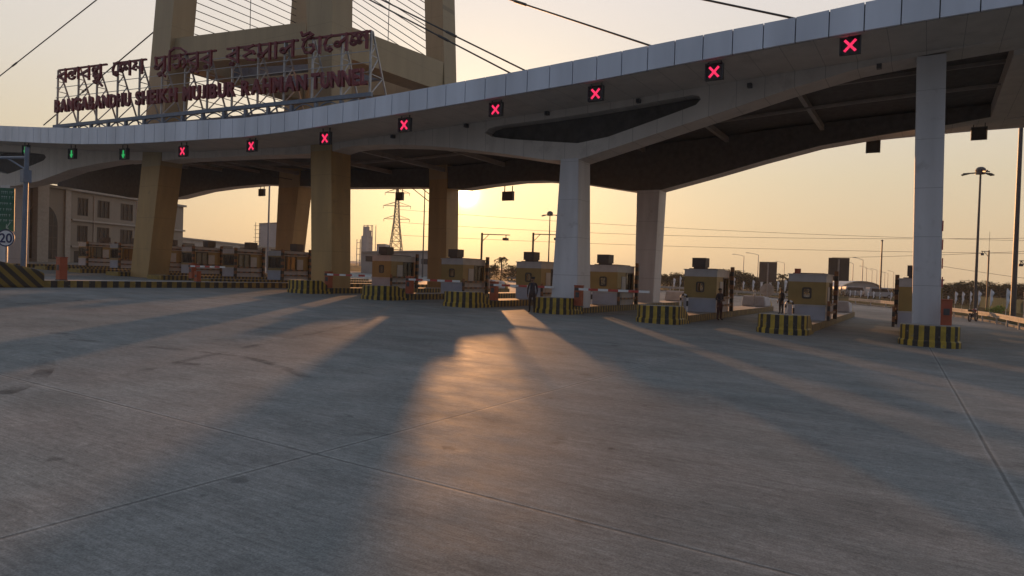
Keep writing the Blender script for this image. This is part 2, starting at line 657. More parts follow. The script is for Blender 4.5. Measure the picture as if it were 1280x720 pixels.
def strip(fn_lo, fn_hi, y0, y1, m, xa=X0, xb=X1, step=1.0):
    b_ = MB()
    x = xa
    while x < xb - 1e-6:
        x2 = min(x + step, xb)
        b_.hexa([(x, y0, fn_lo(x, y0)), (x2, y0, fn_lo(x2, y0)), (x2, y1, fn_lo(x2, y1)), (x, y1, fn_lo(x, y1)),
                 (x, y0, fn_hi(x, y0)), (x2, y0, fn_hi(x2, y0)), (x2, y1, fn_hi(x2, y1)), (x, y1, fn_hi(x, y1))], m)
        x = x2
    return b_


strip(lambda x, y: interp(FB, x) + .03, lambda x, y: interp(FT, x) - .03, YF + .125, YF + .2, DARKSTEEL).build('fascia_backing', canopy)
strip(lambda x, y: interp(FB, x) + (y - YF) * .012, lambda x, y: interp(FB, x) + .12 + (y - YF) * .012, YF + .205, 31.49, SOFFIT).build('soffit', canopy)
strip(lambda x, y: interp(FB, x) + .75, lambda x, y: interp(FB, x) + .95, YF + .21, YB - .15, DARKDECK).build('roof', canopy)
strip(lambda x, y: interp(FB, x), lambda x, y: interp(FT, x), YB - .14, YB, FASCIA).build('rear_fascia', canopy)
strip(lambda x, y: interp(FB, x) + .02, lambda x, y: interp(FB, x) + .14, 46.01, YB - .145, SOFFIT).build('rear_soffit', canopy)

HOLE = [(-20.85, 9.79), (-20.6, 10.0), (-20.15, 10.1), (-16.78, 10.2), (-14.55, 10.3), (-12.07, 10.46), (-9.6, 10.64), (-9.27, 10.57), (-9.17, 10.4), (-9.38, 10.17),
        (-10.87, 9.76), (-13.65, 9.04), (-15.28, 8.84), (-16.04, 8.93), (-19.12, 9.32), (-20.43, 9.55)]
HOLEL = [(-67.3, 11.5), (-67.0, 11.25), (-67.4, 11.0), (-69.2, 10.7), (-73.9, 10.1), (-77, 10.6), (-80.3, 11.2), (-80.6, 11.5), (-80.2, 11.8), (-76, 12.35), (-70, 11.85), (-67.8, 11.6)]


def beam_part(name, y0, y1, m=SOFFIT, holes=True, prof=BEAM):
    b_ = MB()
    for xa, xb, hole in ((-9.0, X1, None), (-21.2, -9.0, HOLE), (-66.5, -21.2, None), (-81.2, -66.5, HOLEL), (X0, -81.2, None)):
        lo = sorted([q for q in prof if xa < q[0] < xb])
        tb = sorted(prof)
        lo = [(xa, interp(tb, xa))] + lo + [(xb, interp(tb, xb))]
        top = [q for q in FB if xa < q[0] < xb]
        top = [(xa, interp(FB, xa))] + top + [(xb, interp(FB, xb))]
        poly = lo + [(q[0], q[1] + .6) for q in top[::-1]]
        b_.slab(poly, y0, y1, m, hole if holes else None)
    return b_.build(name, canopy)


beam_part('front_beam', 31.5, 33.0)
beam_part('rear_beam', 44.75, 46.0, holes=False, prof=BEAM_REAR)
beam_part('inner_lining', 44.6, 44.745, DARKDECK, False, BEAM_REAR)
for hh in (HOLE, HOLEL):
    b_ = MB()
    b_.slab([(q[0], q[1]) for q in hh], 32.2, 32.3, DARKDECK)
    b_.build('recess_panel', canopy)

for x, z in ((-17.0, 10.72), (-12.1, 10.85), (-7.0, 11.0), (-27.2, 10.3), (-22.0, 10.5), (-2.0, 11.2)):
    b_ = MB()
    b_.box(x - .09, x + .09, 31.25, 31.495, z - .35, z - .17, DARKSTEEL)
    b_.build('spotlight', canopy)

# steel under the roof
for y, dz in ((36.5, .55), (40.6, .55)):
    b_ = MB()
    x = X0
    while x < X1 - .01:
        x2 = min(x + 2, X1)
        b_.bar((x, y, interp(FB, x) + .6), (x2, y, interp(FB, x2) + .6), .14, .16, PURLIN)
        x = x2
    b_.build('purlin', canopy)
x = -88.2
while x < 6:
    b_ = MB()
    b_.box(x - .11, x + .11, 33.01, 44.59, interp(FB, x) + .18, interp(FB, x) + .48, PURLIN)
    b_.build('cross_beam', canopy)
    x += 5.5
b_ = MB()
b_.box(2.5, 4.3, 33.01, 44.59, 11.25, 12.0, SOFFIT)
b_.build('end_beam', canopy)
# thin conduit runs seen under the deck
for y in (38.6,):
    b_ = MB()
    x = X0
    while x < X1 - .01:
        x2 = min(x + 2, X1)
        b_.bar((x, y, interp(FB, x) + .14), (x2, y, interp(FB, x2) + .14), .07, .07, PURLIN)
        x = x2
    b_.build('conduit', canopy)
b_ = MB()
p = at_depth(88, 224, 62)
b_.box(p.x - 1.1, p.x + 1.1, 39.0, 39.5, interp(FB, p.x) - .05, interp(FB, p.x) + .1, WHITE)
b_.build('ceiling_light', canopy)


def column(name, parent, bot, top, z0, z1, m, zm=None, label=None):
    b_ = MB()
    levels = [(z0, bot), (z1, top)]
    (za, (ax0, ax1, ay0, ay1)), (zb, (bx0, bx1, by0, by1)) = levels
    b_.hexa([(ax0, ay0, za), (ax1, ay0, za), (ax1, ay1, za), (ax0, ay1, za), (bx0, by0, zb), (bx1, by0, zb), (bx1, by1, zb), (bx0, by1, zb)], m)
    o = bevel(b_.build(name, parent), .04)
    if label:
        o['label'] = label
    return o


column('column', canopy, (-.50, .45, 31.48, 32.9), (-.72, .28, 31.48, 32.9), gz(0) + .25, 11.2, WHITECLAD)
column('column', canopy, (-16.5, -15.0, 31.48, 33.1), (-16.2, -15.2, 31.48, 32.9), gz(-16) + .25, 8.12, WHITECLAD)
column('column', canopy, (-.75, .3, 44.58, 45.8), (-.75, .25, 44.58, 45.8), gz(0) + .25, 11.2, WHITECLAD)
column('column', canopy, (-17.0, -15.7, 44.58, 46.0), (-17.1, -15.5, 44.58, 46.0), gz(-16) + .25, 8.15, WHITECLAD)
column('column', canopy, (-75.3, -73.4, 31.48, 33.2), (-75.3, -73.4, 31.48, 33.2), gz(-74), 9.1, WHITECLAD)
column('column', canopy, (-75.3, -73.2, 44.58, 46.2), (-75.3, -73.2, 44.58, 46.2), gz(-74), 9.1, WHITECLAD)
column('column', canopy, (-90.2, -89, 31.48, 33.2), (-90.2, -89, 31.48, 33.2), gz(-89), 12.2, WHITECLAD)

# ------------------------------------------------------------------ gate tower through the canopy
tower = thing('gate_tower', (-42.5, 38, gz(-42)), 'tall beige four legged gate tower rising through the canopy behind the sign', 'tower')


def leg(b0, b1, b2, z2):
    b_ = MB()
    lv = [(gz(-43) + .1, b0, GOLD), (9.6, b1, GOLD), (z2, b2, TOWERCLAD)]
    for (za, A_, _), (zb, B_, m) in zip(lv, lv[1:]):
        b_.hexa([(A_[0], A_[2], za), (A_[1], A_[2], za), (A_[1], A_[3], za), (A_[0], A_[3], za),
                 (B_[0], B_[2], zb), (B_[1], B_[2], zb), (B_[1], B_[3], zb), (B_[0], B_[3], zb)], m)
    return b_.build('leg', tower)


leg((-33.6, -31.8, 31.4, 33.0), (-34.0, -32.2, 31.4, 33.1), (-36.3, -33.4, 32.0, 33.9), 30)
leg((-53.6, -51.3, 31.4, 33.1), (-52.4, -50.0, 31.4, 33.2), (-51.2, -48.9, 32.0, 33.9), 30)
leg((-34.55, -32.7, 44.5, 46.1), (-34.65, -32.9, 44.5, 46.1), (-36.0, -34.2, 44.2, 45.9), 32)
leg((-52.6, -50.7, 44.5, 46.1), (-52.3, -49.6, 44.5, 46.1), (-50.6, -48.0, 44.2, 45.9), 30)


def ring(a, b_, w, zt0, zb0, zt1, zb1, name='ring_beam', m=TOWERCLAD):
    q = MB()
    a, b_ = Vector((*a, 0)), Vector((*b_, 0))
    s = (b_ - a).normalized()
    s = Vector((-s.y, s.x, 0)) * w / 2
    P = lambda p, z: Vector((p.x, p.y, z))
    q.hexa([P(a - s, zb0), P(b_ - s, zb1), P(b_ + s, zb1), P(a + s, zb0), P(a - s, zt0), P(b_ - s, zt1), P(b_ + s, zt1), P(a + s, zt0)], m)
    return q.build(name, tower)


ring((-50.0, 33.0), (-35.4, 33.0), 1.9, 19.3, 17.4, 18.25, 16.1)
ring((-34.1, 33.9), (-34.4, 44.3), 1.9, 18.15, 16.05, 18.8, 16.5)
ring((-50.0, 33.95), (-50.0, 44.3), 1.8, 19.25, 17.35, 19.3, 17.4)
ring((-48.2, 45.0), (-35.4, 45.0), 1.6, 19.2, 17.4, 18.8, 16.6)
ring((-49.1, 37.2), (-35.1, 37.2), .5, 18.4, 17.5, 17.6, 16.8, 'inner_beam', STEELBLUE)  # bluish reflection of the sky put into the inner beams' colour
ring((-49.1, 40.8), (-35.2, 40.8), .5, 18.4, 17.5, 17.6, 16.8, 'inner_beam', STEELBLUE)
for k in range(34):                # harp of thin stays: down from the left legs, across the back
    dz = (k - 20) * .62
    b_ = MB()
    b_.tube([(-49.9, 33.9, 22.7 + dz), (-50.3, 44.3, 22.68 + dz)], .035, CABLE, 5)
    b_.build('stay_cable', tower)
for k in range(34):
    dz = (k - 19) * .60
    b_ = MB()
    b_.tube([(-49.2, 45.2, 28.45 + dz), (-35.2, 45.2, 19.4 + dz)], .035, CABLE, 5)
    b_.build('stay_cable', tower)
for px, z in ((313, 55), (486, 52)):
    p = at_depth(px, 20, z)
    b_ = MB()
    b_.tube([(p.x, p.y, 17.5), (p.x, p.y, 30)], .03, CABLE, 5)
    b_.build('hanger_rod', tower)
GUY = [((-34.6, 32.4, 21.3), (-18.6, 32.0, 12.4)), ((-34.6, 32.4, 21.6), (-17.7, 32.0, 12.45)), ((-34.7, 32.4, 23.7), (-10.4, 32.0, 12.7)),
       ((-34.8, 32.4, 24.9), (-3.8, 32.0, 13.0)), ((-51.1, 32.6, 21.2), (-68.6, 32.0, 14.3)), ((-50.9, 32.6, 27.2), (-78.5, 32, 19.3))]
for a, c in GUY:
    b_ = MB()
    a, c = Vector(a), Vector(c)
    if c.z > 15:
        c = a + (c - a) * 1.35
        c.z = max(c.z, interp(FT, max(X0, c.x)))
    b_.tube([a, c], .05, CABLE, 6)
    m1 = a + (c - a) * .62
    b_.tube([m1, m1 + (c - a).normalized() * .8], .085, CABLE, 6)
    b_.build('guy_cable', tower)

# ------------------------------------------------------------------ roof sign
SA, SB = Vector((-58.1, 28.0, 0)), Vector((-28.7, 30.8, 0))
SD = (SB - SA)
SN = Vector((SD.y, -SD.x, 0)).normalized()      # towards the viewer


def sg(s, z, out=0.0):
    p = SA + SD * s + SN * out
    return Vector((p.x, p.y, z))


sign = thing('roof_sign', (SA.x, SA.y, 12.4), 'rooftop sign in maroon Bengali and English letters on a steel lattice above the canopy', 'sign')
zl = lambda s, a, c: a + (c - a) * s
RAIL = lambda s: zl(s, 12.56, 12.5)
TOPZ = lambda s: zl(s, 16.8, 16.25)
for s in (.003, .088, .161, .24, .32, .399, .477, .55, .627, .704, .779, .856, .932, 1.004):
    b_ = MB()
    zb, zt = RAIL(s), TOPZ(s)
    base2 = 1.75
    b_.bar(sg(s, zb), sg(s, zt), .11, .11, STEEL)
    b_.bar(sg(s, zb, -base2), sg(s, zt, -.12), .09, .09, STEEL)
    for k, t in enumerate((.33, .62, .8)):
        z = zb + (zt - zb) * t
        d = -base2 * (1 - t) - .12 * t
        b_.bar(sg(s, z), sg(s, z, d), .05, .05, STEEL)
        t2 = (0, .33, .62)[k]
        z2 = zb + (zt - zb) * t2
        b_.bar(sg(s, z2), sg(s, z, d), .06, .06, STEEL)
    b_.build('lattice_frame', sign)
for h in (0.0,):
    b_ = MB()
    for i in range(28):
        b_.bar(sg(-.01 + i * .0364, RAIL(0) - .06), sg(-.01 + (i + 1) * .0364, RAIL(0) - .06), .22, .24, STEELBLUE)
    b_.build('base_rail', sign)
    b_ = MB()
    b_.bar(sg(-.01, RAIL(0) - .1, -1.8), sg(1.01, RAIL(1) - .1, -1.8), .2, .2, STEELBLUE)
    b_.build('base_rail', sign)
for t in (.35, .5, .68, .85):
    b_ = MB()
    b_.bar(sg(0, RAIL(0) + (TOPZ(0) - RAIL(0)) * t, .08), sg(1.004, RAIL(1) + (TOPZ(1) - RAIL(1)) * t, .08), .04, .04, STEEL)
    b_.build('sign_rail', sign)
for i in range(16):                # stub legs and arched knee braces down to the roof
    s = .01 + i * .066
    p = sg(s, 0)
    zr = interp(FB, p.x) + .95
    if RAIL(s) - .2 > zr:
        b_ = MB()
        b_.bar(sg(s, zr - .3), sg(s, RAIL(s) - .18), .2, .2, STEELBLUE)
        s2 = min(1.0, s + .066)
        prev = None
        for k in range(9):
            a = k / 8
            q = sg(s + (s2 - s) * a, RAIL(s) - .2 - .45 * (1 - math.sin(math.pi * a)), 0)
            if prev is not None:
                b_.bar(prev, q, .07, .07, STEELBLUE)
            prev = q
        b_.bar(sg(s, RAIL(s) - .6), sg(s, RAIL(s) - .6, -1.8), .08, .08, STEELBLUE)
        b_.build('roof_support', sign)


def letters_english():
    words = [('BANGABANDHU', .0, .294), ('SHEIKH', .314, .456), ('MUJIBUR', .477, .642), ('RAHMAN', .661, .845), ('TUNNEL', .858, 1.0)]
    L_ = SD.length
    for w, s0, s1 in words:
        cv = bpy.data.curves.new('letters', 'FONT')
        items = []
        adv = []
        for ch in w:                                     # outline and width of each letter
            cv = bpy.data.curves.new('letter', 'FONT')
            cv.body = ch
            cv.size = 1.0
            cv.extrude = .09
            cv.offset = .036
            cv.resolution_u = 4
            o = bpy.data.objects.new('letter', cv)
            COL.objects.link(o)
            dg = bpy.context.evaluated_depsgraph_get()
            me = bpy.data.meshes.new_from_object(o.evaluated_get(dg))
            COL.objects.unlink(o)
            bpy.data.objects.remove(o)
            xs_ = [v.co.x for v in me.vertices]
            ys_ = [v.co.y for v in me.vertices]
            items.append((me, min(xs_), max(xs_), min(ys_), max(ys_)))
            adv.append(max(xs_) - min(xs_))
        gap = .12
        total = sum(adv) + gap * (len(w) - 1)
        width = (s1 - s0) * L_
        kx = width / total
        cur = 0
        for (me, xa, xb, ya, yb), ad in zip(items, adv):
            for v in me.vertices:
                u = (cur + v.co.x - xa) * kx
                s = s0 + u / L_
                h = zl(s, 13.58, 13.12) + (v.co.y if yb - ya < .85 and ya > -.1 else (v.co.y - ya) / (yb - ya) * .70) / .70 * .90
                v.co = sg(s, h, .12 + v.co.z) - sign.location
            me.materials.clear()
            me.materials.append(MAROON)
            o = bpy.data.objects.new('letter', me)
            COL.objects.link(o)
            o.parent = sign
            cur += ad + gap


letters_english()


def circ(cx, cy, r, a0=0, a1=360, n=10, ry=None):
    return [(cx + r * math.cos(R(a0 + (a1 - a0) * i / n)), cy + (ry or r) * math.sin(R(a0 + (a1 - a0) * i / n))) for i in range(n + 1)]


V = lambda x, y0=0.0, y1=1.0: [(x, y0), (x, y1)]
GL = {   # Bengali letters as pen strokes in a unit box under the head line: (advance, strokes)
    'ba': (.85, [V(.68), [(.68, .74), (.08, .46), (.68, .12)]]),
    'nga_ga': (1.0, [circ(.34, .45, .28, 40, 330, 12), [(.34, .45), (.48, .62), (.62, .82), (.42, .95)], V(.86, .15), [(.60, .72), (.68, .86), (.86, .80)], [(.60, .72), (.56, .5)]]),
    'ndhu': (1.0, [V(.72, .1), circ(.25, .66, .14), [(.36, .66), (.72, .82)], [(.2, .42), (.38, .38), (.2, .2), (.72, .12)], [(.72, .3), (.3, .05)], [(.72, .1), (.6, -.18), (.35, -.34), (.22, -.2), (.4, -.12), (.72, -.42), (.86, -.6)]]),
    'e': (.55, [[(.46, 1.0), (.2, .86), (.08, .5), (.16, .14), (.34, .04), (.46, .16), (.38, .3), (.28, .22)]]),
    'sha': (.95, [V(.82), circ(.18, .42, .13), [(.1, .52), (.16, .8), (.36, .86), (.44, .66), (.52, .86), (.68, .82), (.82, .6)], circ(.5, .5, .1)]),
    'kha': (.9, [V(.76), [(.1, .92), (.34, .8), (.2, .58), (.44, .5), (.76, .22)], [(.2, .58), (.1, .4), (.3, .3)]]),
    'mu': (.9, [V(.74), [(.14, 1), (.2, .4)], circ(.24, .3, .13), [(.36, .34), (.74, .7)], [(.74, .05), (.6, -.2), (.42, -.32), (.34, -.2), (.5, -.12), (.8, -.4)]]),
    'i': (.35, [V(.16), [(.16, 1.0), (.2, 1.32), (.5, 1.5), (.9, 1.42), (1.2, 1.16), (1.3, 1.0)]]),
    'ja': (.95, [[(.1, .74), (.38, .84), (.52, .6), (.46, .22), (.24, .08), (.08, .3)], [(.52, .7), (.76, .66), (.86, .3), (.74, .1)], V(.52, .6)]),
    'bu': (.85, [V(.68), [(.68, .74), (.08, .46), (.68, .12)], [(.68, .05), (.56, -.2), (.36, -.32), (.28, -.2), (.44, -.12), (.74, -.4)]]),
    'ra': (.85, [V(.68), [(.68, .74), (.08, .46), (.68, .12)], circ(.36, -.06, .07)]),
    'ha': (.85, [[(.66, 1), (.2, .78), (.66, .62), (.16, .36), (.4, .1), (.78, .02)], [(.66, .62), (.74, .46)]]),
    'ma': (.85, [V(.7), [(.14, 1), (.2, .4)], circ(.24, .3, .13), [(.36, .34), (.7, .7)]]),
    'aa': (.34, [V(.16)]),
    'na': (.85, [V(.7), circ(.22, .42, .14), [(.34, .48), (.7, .76)]]),
    'ta': (.9, [[(.02, 1.42), (.1, 1.2), (.5, 1.34), (.66, 1.2), (.4, 1.04), (.2, .8), (.12, .5), (.26, .14), (.56, .08), (.74, .3), (.68, .58), (.5, .56)]]),
    'la': (1.0, [V(.88), circ(.2, .4, .13), [(.08, .5), (.16, .8), (.38, .84), (.48, .5), (.6, .82), (.76, .74), (.88, .5)], circ(.5, .42, .09)]),
}
WORDS = [(['ba', 'nga_ga', 'ba', 'ndhu'], .01, .198), (['e', 'sha', 'kha'], .226, .343), (['mu', 'i', 'ja', 'bu', 'ra'], .377, .575),
         (['ra', 'ha', 'ma', 'aa', 'na'], .612, .815), (['ta', 'aa', 'e', 'na', 'la'], .828, 1.004)]


def pen(b_, pts, w, s0, kx, hz):
    L_ = SD.length
    Q = []
    for (x_, y_) in pts:
        s = s0 + x_ * kx / L_
        Q.append((s, zl(s, 15.78, 15.2) + y_ * hz))
    for (a, c) in zip(Q, Q[1:]):
        ext = .35 * w
        pa, pc = sg(a[0], a[1], .19), sg(c[0], c[1], .19)
        d = (pc - pa)
        if d.length < 1e-4:
            continue
        d = d.normalized() * ext
        b_.bar(pa - d, pc + d, .16, w, MAROON, up=(0, 0, 1) if abs(d.normalized().z) < .9 else (SD.normalized()))


def bar_in_plane(b_, pa, pc, w, t, m):
    d = (pc - pa).normalized()
    side = d.cross(SN).normalized() * w / 2
    n = SN * t / 2
    b_.hexa([pa - side - n, pa + side - n, pc + side - n, pc - side - n, pa - side + n, pa + side + n, pc + side + n, pc - side + n], m)


for w, s0, s1 in WORDS:
    total = sum(GL[c][0] for c in w)
    kx = (s1 - s0) * SD.length / total
    cur = 0
    hd = MB()
    first = True
    bar_in_plane(hd, sg(s0 - .003, zl(s0, 15.78, 15.2) + 1.02), sg(s1, zl(s1, 15.78, 15.2) + 1.02), .12, .14, MAROON)
    hd.build('head_line', sign)
    for c in w:
        adv, strokes = GL[c]
        b_ = MB()
        for k, st in enumerate(strokes):
            L_ = SD.length
            Q = []
            for (x_, y_) in st:
                s = s0 + (cur + x_) * kx / L_
                Q.append(sg(s, zl(s, 15.78, 15.2) + y_ * .98, .19 + .004 * k))
            for a, e in zip(Q, Q[1:]):
                if (e - a).length < 1e-4:
                    continue
                d = (e - a).normalized() * .05
                bar_in_plane(b_, a - d, e + d, .155 if len(st) < 6 else .13, .14, MAROON)
        b_.build('letter', sign, weld=False)
        cur += adv

# ------------------------------------------------------------------ lane signals
def make_signal(kind):
    t = thing('lane_signal', (0, 0, 0), 'x', 'lane signal')
    b_ = LB()
    b_.box(-.34, .34, -.09, .09, -.33, .33, BLACK)
    b_.box(-.38, -.35, -.16, .09, -.34, .36, DARKSTEEL)
    b_.box(.35, .38, -.16, .09, -.34, .36, DARKSTEEL)
    b_.box(-.38, .38, -.16, .09, .34, .37, DARKSTEEL)
    b_.build('housing', t, weld=False)
    for sx in (-.27, .27):
        b_ = LB()
        b_.box(sx - .025, sx + .025, -.02, .03, .37, .80, DARKSTEEL)
        b_.build('bracket', t, weld=False)
    if kind == 'cross':
        b_ = LB()
        for a in (1, -1):
            b_.bar((-.2, -.11 - .004 * a, -.22 * a), (.2, -.11 - .004 * a, .22 * a), .03, .095, REDLED, up=(0, 1, 0) if False else (0, 0, 1))
        b_.build('symbol', t, weld=False)
    elif kind == 'arrow':
        b_ = LB()
        b_.slab([(-.055, .24), (-.055, -.02), (-.19, -.02), (0, -.26), (.19, -.02), (.055, -.02), (.055, .24)], -.125, -.095, GREENLED)
        b_.build('symbol', t)
    return t


def signal_at(proto, first, loc, label, group):
    t = proto if first else copy_tree(proto)
    t.location = loc
    t['label'] = label
    t['group'] = group
    return t


CROSS_AT = [((-2.77, 10.92), 'red cross lane signal beside the tall white column, nearest to the viewer'),
            ((-7.7, 10.56), 'red cross lane signal at the right end of the dark triangular opening'),
            ((-12.87, 10.24), 'red cross lane signal above the middle of the dark triangular opening'),
            ((-18.07, 10.04), 'red cross lane signal above the left corner of the dark triangular opening'),
            ((-23.67, 9.77), 'red cross lane signal midway between the triangular opening and the golden tower leg'),
            ((-29.38, 9.5), 'red cross lane signal just right of the top of the near golden tower leg'),
            ((-35.6, 9.5), 'red cross lane signal left of the near golden tower leg, second from the green arrows'),
            ((-42.4, 9.62), 'red cross lane signal farthest left of the red ones, next to the green arrows'),
            ((3.35, 10.98), 'red cross lane signal cut off by the right edge of the photo')]
pr = make_signal('cross')
for i, ((x, z), lab) in enumerate(CROSS_AT):
    t = signal_at(pr, i == 0, (x, 28.25, z), lab, 'red cross lane signals under the canopy front')
    t.scale = (.93 if x > -20 else 1.0,) * 3
pr = make_signal('arrow')
for i, ((x, z), lab) in enumerate([((-49.2, 9.85), 'green arrow lane signal nearest to the red crosses'),
                                   ((-56.1, 10.3), 'green arrow lane signal in the middle of the three'),
                                   ((-63.2, 11.05), 'green arrow lane signal leftmost, beside the blue grey mast')]):
    t = signal_at(pr, i == 0, (x, 28.25, z), lab, 'green arrow lane signals under the canopy front')
    t.scale = (1.1,) * 3
pr = make_signal('back')
for i, ((x, z), lab) in enumerate([((-3.1, 10.42), 'dark back of a lane signal left of the tall right column, against the sky'),
                                   ((2.1, 10.8), 'dark back of a lane signal right of the tall right column, against the sky'),
                                   ((-28.3, 8.30), 'wide dark signal box hanging right of the setting sun'),
                                   ((-39.2, 8.62), 'dark back of a lane signal in front of the lattice pylon'),
                                   ((-56.8, 9.55), 'dark back of a small lane signal beside the slim lamp pole on the left')]):
    t = signal_at(pr, i == 0, (x, 46.35, z), lab, 'rear side lane signals hanging against the sky')
    if i == 2:
        t.scale = (1.3, 1, 1)

# ------------------------------------------------------------------ toll islands
def stripes_along(b_, x0, x1, y0, y1, z0, z1, top, ST=.17):
    """kerb box with yellow and black blocks along Y"""
    n = max(1, round((y1 - y0) / ST))
    for i in range(n):
        a, c = y0 + (y1 - y0) * i / n, y0 + (y1 - y0) * (i + 1) / n
        m = YELLOWK if i % 2 == 0 else YBLACK
        for x_, in ((x0,), (x1,)):
            b_.face([(x_, a, z0), (x_, c, z0), (x_, c, z1), (x_, a, z1)], m)
        b_.face([(x0, a, z1), (x1, a, z1), (x1, c, z1), (x0, c, z1)], top)
    for y_ in (y0, y1):
        b_.face([(x0, y_, z0), (x1, y_, z0), (x1, y_, z1), (x0, y_, z1)], YELLOWK)


def nose_mesh(b_, X, y0, z0, w, h, hk):
    """U shaped crash nose: vertical yellow and black stripes round its front, ramping down at the back"""
    # outline from the left rear round the front to the right rear
    r = .75
    hw = w / 2
    pts = [(-hw, 2.1), (-hw, r)]
    for i in range(1, 9):
        a = math.pi + (math.pi / 2) * i / 8
        pts.append((-hw + r + r * math.cos(a), r + r * math.sin(a)))
    for i in range(0, 9):
        a = 1.5 * math.pi + (math.pi / 2) * i / 8
        pts.append((hw - r + r * math.cos(a), r + r * math.sin(a)))
    pts.append((hw, 2.1))
    # resample by length
    seg, d = [], [0]
    for a, c in zip(pts, pts[1:]):
        d.append(d[-1] + math.dist(a, c))
    n = int(round(d[-1] / .17))
    out = []
    for i in range(n + 1):
        t = d[-1] * i / n
        for k in range(len(d) - 1):
            if d[k] <= t + 1e-9 <= d[k + 1] + 2e-9:
                break
        u = 0 if d[k + 1] == d[k] else (t - d[k]) / (d[k + 1] - d[k])
        out.append((pts[k][0] + (pts[k + 1][0] - pts[k][0]) * u, pts[k][1] + (pts[k + 1][1] - pts[k][1]) * u))

    def top(y):
        return h if y < 1.25 else max(hk, h - (y - 1.25) / .8 * (h - hk))

    def P(q, z, k=1.0):
        return (X + q[0] * k, y0 + 1.2 + (q[1] - 1.2) * k, z)
    prof = [(0.0, 1.05), (.30, 1.05), (.36, 1.0), (.97, 1.0), (1.0, .975)]   # (share of height, scale): flared foot
    for i, (a, c) in enumerate(zip(out, out[1:])):
        m = YELLOW if i % 2 == 0 else YBLACK
        for (f0, k0), (f1, k1) in zip(prof, prof[1:]):
            b_.face([P(a, z0 + f0 * top(a[1]), k0), P(c, z0 + f0 * top(c[1]), k0), P(c, z0 + f1 * top(c[1]), k1), P(a, z0 + f1 * top(a[1]), k1)], m)
    for i in range(len(out) // 2):
        a, a2, c, c2 = out[i], out[i + 1], out[-1 - i], out[-2 - i]
        b_.face([P(a, z0 + top(a[1]), .975), P(a2, z0 + top(a2[1]), .975), P(c2, z0 + top(c2[1]), .975), P(c, z0 + top(c[1]), .975)], KERBTOP)


def island(X, ya, yb, label, w=1.75, nose=1.95, end=True, hn=.78):
    z = gz(X) - .05
    t = thing('toll_island', (X, ya, gz(X)), label, 'toll island', 'striped toll islands under the canopy')
    b_ = MB()
    stripes_along(b_, X - w / 2, X + w / 2, ya + 2.0, yb, z, z + .37, KERBTOP)
    b_.build('kerb', t)
    if nose:
        b_ = MB()
        nose_mesh(b_, X, ya, z, nose, hn + .05, .37)
        b_.build('crash_nose', t)
    if end:
        b_ = MB()
        zz = z + .371
        for (a, c, h0, h1, m) in ((yb - 2.6, yb - .55, .75, .62, CONCBLOCK), (yb - .55, yb - .02, .60, .30, YELLOW)):
            b_.hexa([(X - w / 2 + .06, a, zz), (X + w / 2 - .06, a, zz), (X + w / 2 - .06, c, zz), (X - w / 2 + .06, c, zz),
                     (X - w / 2 + .16, a, zz + h0), (X + w / 2 - .16, a, zz + h0), (X + w / 2 - .16, c, zz + h1), (X - w / 2 + .16, c, zz + h1)], m)
        bevel(b_.build('end_block', t, weld=False), .1, 3)
    return t


ISL = [(.1, 29.6, 'toll island under the tall white column at the right, its nose nearest the viewer'),
       (-5.1, 29.6, 'toll island carrying the booth between the two grey lane sign backs'),
       (-10.35, 29.5, 'toll island with a striped nose just right of the pale rear column'),
       (-15.9, 29.9, 'toll island at the foot of the white bracket column, guard standing at its nose'),
       (-20.8, 29.0, 'toll island with a striped nose just right of the golden leg below the sun'),
       (-26.5, 29.0, 'toll island with a striped nose between the two right hand golden tower legs'),
       (-32.5, 29.0, 'toll island with a striped nose at the foot of the near golden tower leg')]
for X, y0, lab in ISL:
    island(X, y0, 52.5, lab)
for X, lab in ((-43.5, 'low toll island first behind the long striped median kerb'), (-49.0, 'low toll island second behind the long striped median kerb'),
               (-54.5, 'low toll island third behind the median kerb, at the left golden leg'), (-60.0, 'low toll island just left of the left golden tower leg'),
               (-65.5, 'low toll island in front of the arched building window'), (-71.0, 'low toll island farthest left')):
    island(X, 28.5, 52.5, lab, nose=None, end=False)

# median: long striped kerb with a big raised head of diagonal stripes
DIAG = bpy.data.materials.new('diagonal stripes')
DIAG.use_nodes = True
nt = DIAG.node_tree
tc = N(nt, 'ShaderNodeTexCoord')
sp = N(nt, 'ShaderNodeSeparateXYZ')
nt.links.new(tc.outputs['Object'], sp.inputs[0])
ad = N(nt, 'ShaderNodeMath', operation='ADD')
nt.links.new(sp.outputs[1], ad.inputs[0])
nt.links.new(sp.outputs[2], ad.inputs[1])
ad2 = N(nt, 'ShaderNodeMath', operation='ADD')
nt.links.new(ad.outputs[0], ad2.inputs[0])
nt.links.new(sp.outputs[0], ad2.inputs[1])
dv = N(nt, 'ShaderNodeMath', operation='MULTIPLY')
dv.inputs[1].default_value = 1.75
nt.links.new(ad2.outputs[0], dv.inputs[0])
fr = N(nt, 'ShaderNodeMath', operation='FRACT')
nt.links.new(dv.outputs[0], fr.inputs[0])
lt = N(nt, 'ShaderNodeMath', operation='LESS_THAN')
lt.inputs[1].default_value = .5
nt.links.new(fr.outputs[0], lt.inputs[0])
mx = N(nt, 'ShaderNodeMix', data_type='RGBA')
nt.links.new(lt.outputs[0], mx.inputs['Factor'])
mx.inputs['A'].default_value = (.02, .019, .018, 1)
mx.inputs['B'].default_value = (.30, .195, .025, 1)
nz = N(nt, 'ShaderNodeTexNoise')
nz.inputs['Scale'].default_value = 3
mz = N(nt, 'ShaderNodeMix', data_type='RGBA', blend_type='MULTIPLY')
mz.inputs['Factor'].default_value = .6
nt.links.new(mx.outputs['Result'], mz.inputs['A'])
nt.links.new(nz.outputs[0], mz.inputs['B'])
